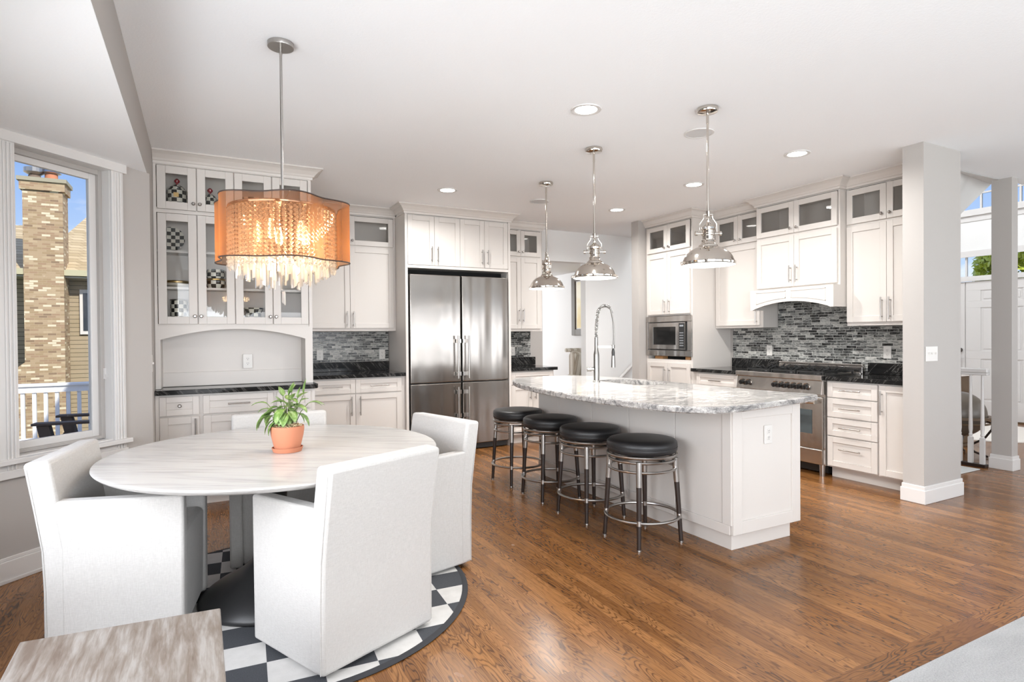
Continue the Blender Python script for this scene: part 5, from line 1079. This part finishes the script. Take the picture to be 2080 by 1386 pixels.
obj('corbel',MB().box(c0l-.05,c1l+.05,CY0-.05,CY0+.67,4.82,5.02),BRICK,cm); obj('cap',MB().box(c0l-.09,c1l+.09,CY0-.09,CY0+.71,5.02,5.11),mat('concrete_cap',(.36,.33,.25),.9),cm)
p1=(XP(76,CY0+.3),CY0+.3,5.11); p2=(XP(110,CY0+.3),CY0+.3,5.11)
f_=obj('flue',MB().lathe(p1,[(.15,0),(.12,.09),(.12,.11)],20),mat('dark_flue',(.18,.13,.10),.8),cm,smooth=True); obj('rain_cap',MB().lathe(p1,[(.11,.12),(.21,.18),(.21,.28),(.10,.31)],20),NICK,f_)
f_=obj('flue',MB().lathe(p2,[(.13,0),(.13,.17)],20),CLAY,cm,smooth=True); obj('rain_cap',MB().lathe(p2,[(.12,.17),(.20,.20),(.10,.29)],20),NICK,f_)
# deck and railing
struct('deck_floor',MB().prism([(-8,9.75),(.9,9.75),(.9,7.1),(-.45,7.1),(-.45,5.0),(-1.3,4.1),(-1.3,1),(-8,1)],lambda u,v,a:(u,v,a),-.2,-.12),DECKM)
RYY=9.6
dr=thing('deck_railing','white deck railing with square pickets outside the window','railing',(-2,RYY,-.12))
r0,r1=-7.5,.85
obj('top_rail',MB().box(r0,r1,RYY-.04,RYY+.04,.62,.70),RAILP,dr); obj('rail_cap',MB().box(r0,r1,RYY-.07,RYY+.07,.70,.735),RAILP,dr,bevel=.006); obj('bottom_rail',MB().box(r0,r1,RYY-.03,RYY+.03,-.06,.03),RAILP,dr)
l_=-3.2
while l_<-.2: obj('picket',MB().box(l_-.02,l_+.02,RYY-.02,RYY+.02,.03,.62),RAILP,dr); l_+=.118
obj('post',MB().box(-2.30,-2.19,RYY-.055,RYY+.055,-.12,.78),RAILP,dr)
ac=thing('adirondack_chair','dark brown slatted adirondack chair on the deck outside the window','deck chair',D(6.0,LX(190,6),-.12),0)
o_=D(6.15,LX(176,6.15),-.12); fdir=(-rtv*.93-dpv*.36).normalized(); sdir=Vector((-fdir.y,fdir.x,0))
def A(f,s,z): return o_+fdir*f+sdir*s+Vector((0,0,z))
ORG[ac.name]=Vector(ac.location)
for s in(-.33,.33):
    obj('arm_rest',MB().obox(A(.0,s,.60),fdir,sdir,(0,0,1),.36,.065,.012),ADIR,ac,bevel=.004)
    obj('front_leg',MB().obox(A(.21,s,.29),(fdir*.22+Vector((0,0,1))),sdir,fdir,.30,.04,.05),ADIR,ac)
    obj('side_rail',MB().obox(A(-.10,s*.85,.22),(fdir*.94+Vector((0,0,.36))),sdir,(0,0,1),.42,.018,.055),ADIR,ac)
    obj('back_post',MB().obox(A(-.26,s,.66),(fdir*-.30+Vector((0,0,1))),sdir,fdir,.20,.03,.035),ADIR,ac)
for k in range(6): obj('seat_slat',MB().obox(A(.26-.09*k,0,.40-.035*k),sdir,fdir,(0,0,1),.30,.04,.01),ADIR,ac)
for k in range(7): obj('back_slat',MB().obox(A(-.42,(k-3)*.085,.62+.02*(3-abs(k-3))),(fdir*-.38+Vector((0,0,1))),sdir,fdir,.38+.03*(3-abs(k-3)),.036,.01),ADIR,ac)
obj('back_brace',MB().obox(A(-.34,0,.84),sdir,fdir,(0,0,1),.40,.015,.04),ADIR,ac)
tr=thing('tree','yellow green tree outside the front door transom','tree',(16.5,6.4,-1.5)); random.seed(5)
obj('trunk',MB().cyl((16.5,6.4,-1.5),(16.5,6.4,2.5),.16,.09,12),BARK,tr,smooth=True)
mb=MB()
for k in range(2600):
    a,b_,r_=random.uniform(0,2*PI),random.uniform(-1,1),random.uniform(.4,1)**.5; s_=math.sqrt(1-b_*b_); c=Vector((16.5+.9*r_*s_*math.cos(a),6.4+.85*r_*s_*math.sin(a),2.75+1.0*r_*b_)); v1=Vector((random.uniform(-1,1),random.uniform(-1,1),random.uniform(-1,1))).normalized()*.10; v2=v1.orthogonal().normalized()*.06
    mb.add([c-v1,c+v2,c+v1,c-v2],[(0,1,2,3)])
cr_=obj('foliage',mb,TREE,tr); cr_['kind']='stuff'

struct('sun_block_slab',MB().box(-2,12,-8.5,-3.7,2.78,2.9),TRIM)  # unseen slab added to keep the sun out of the rear openings
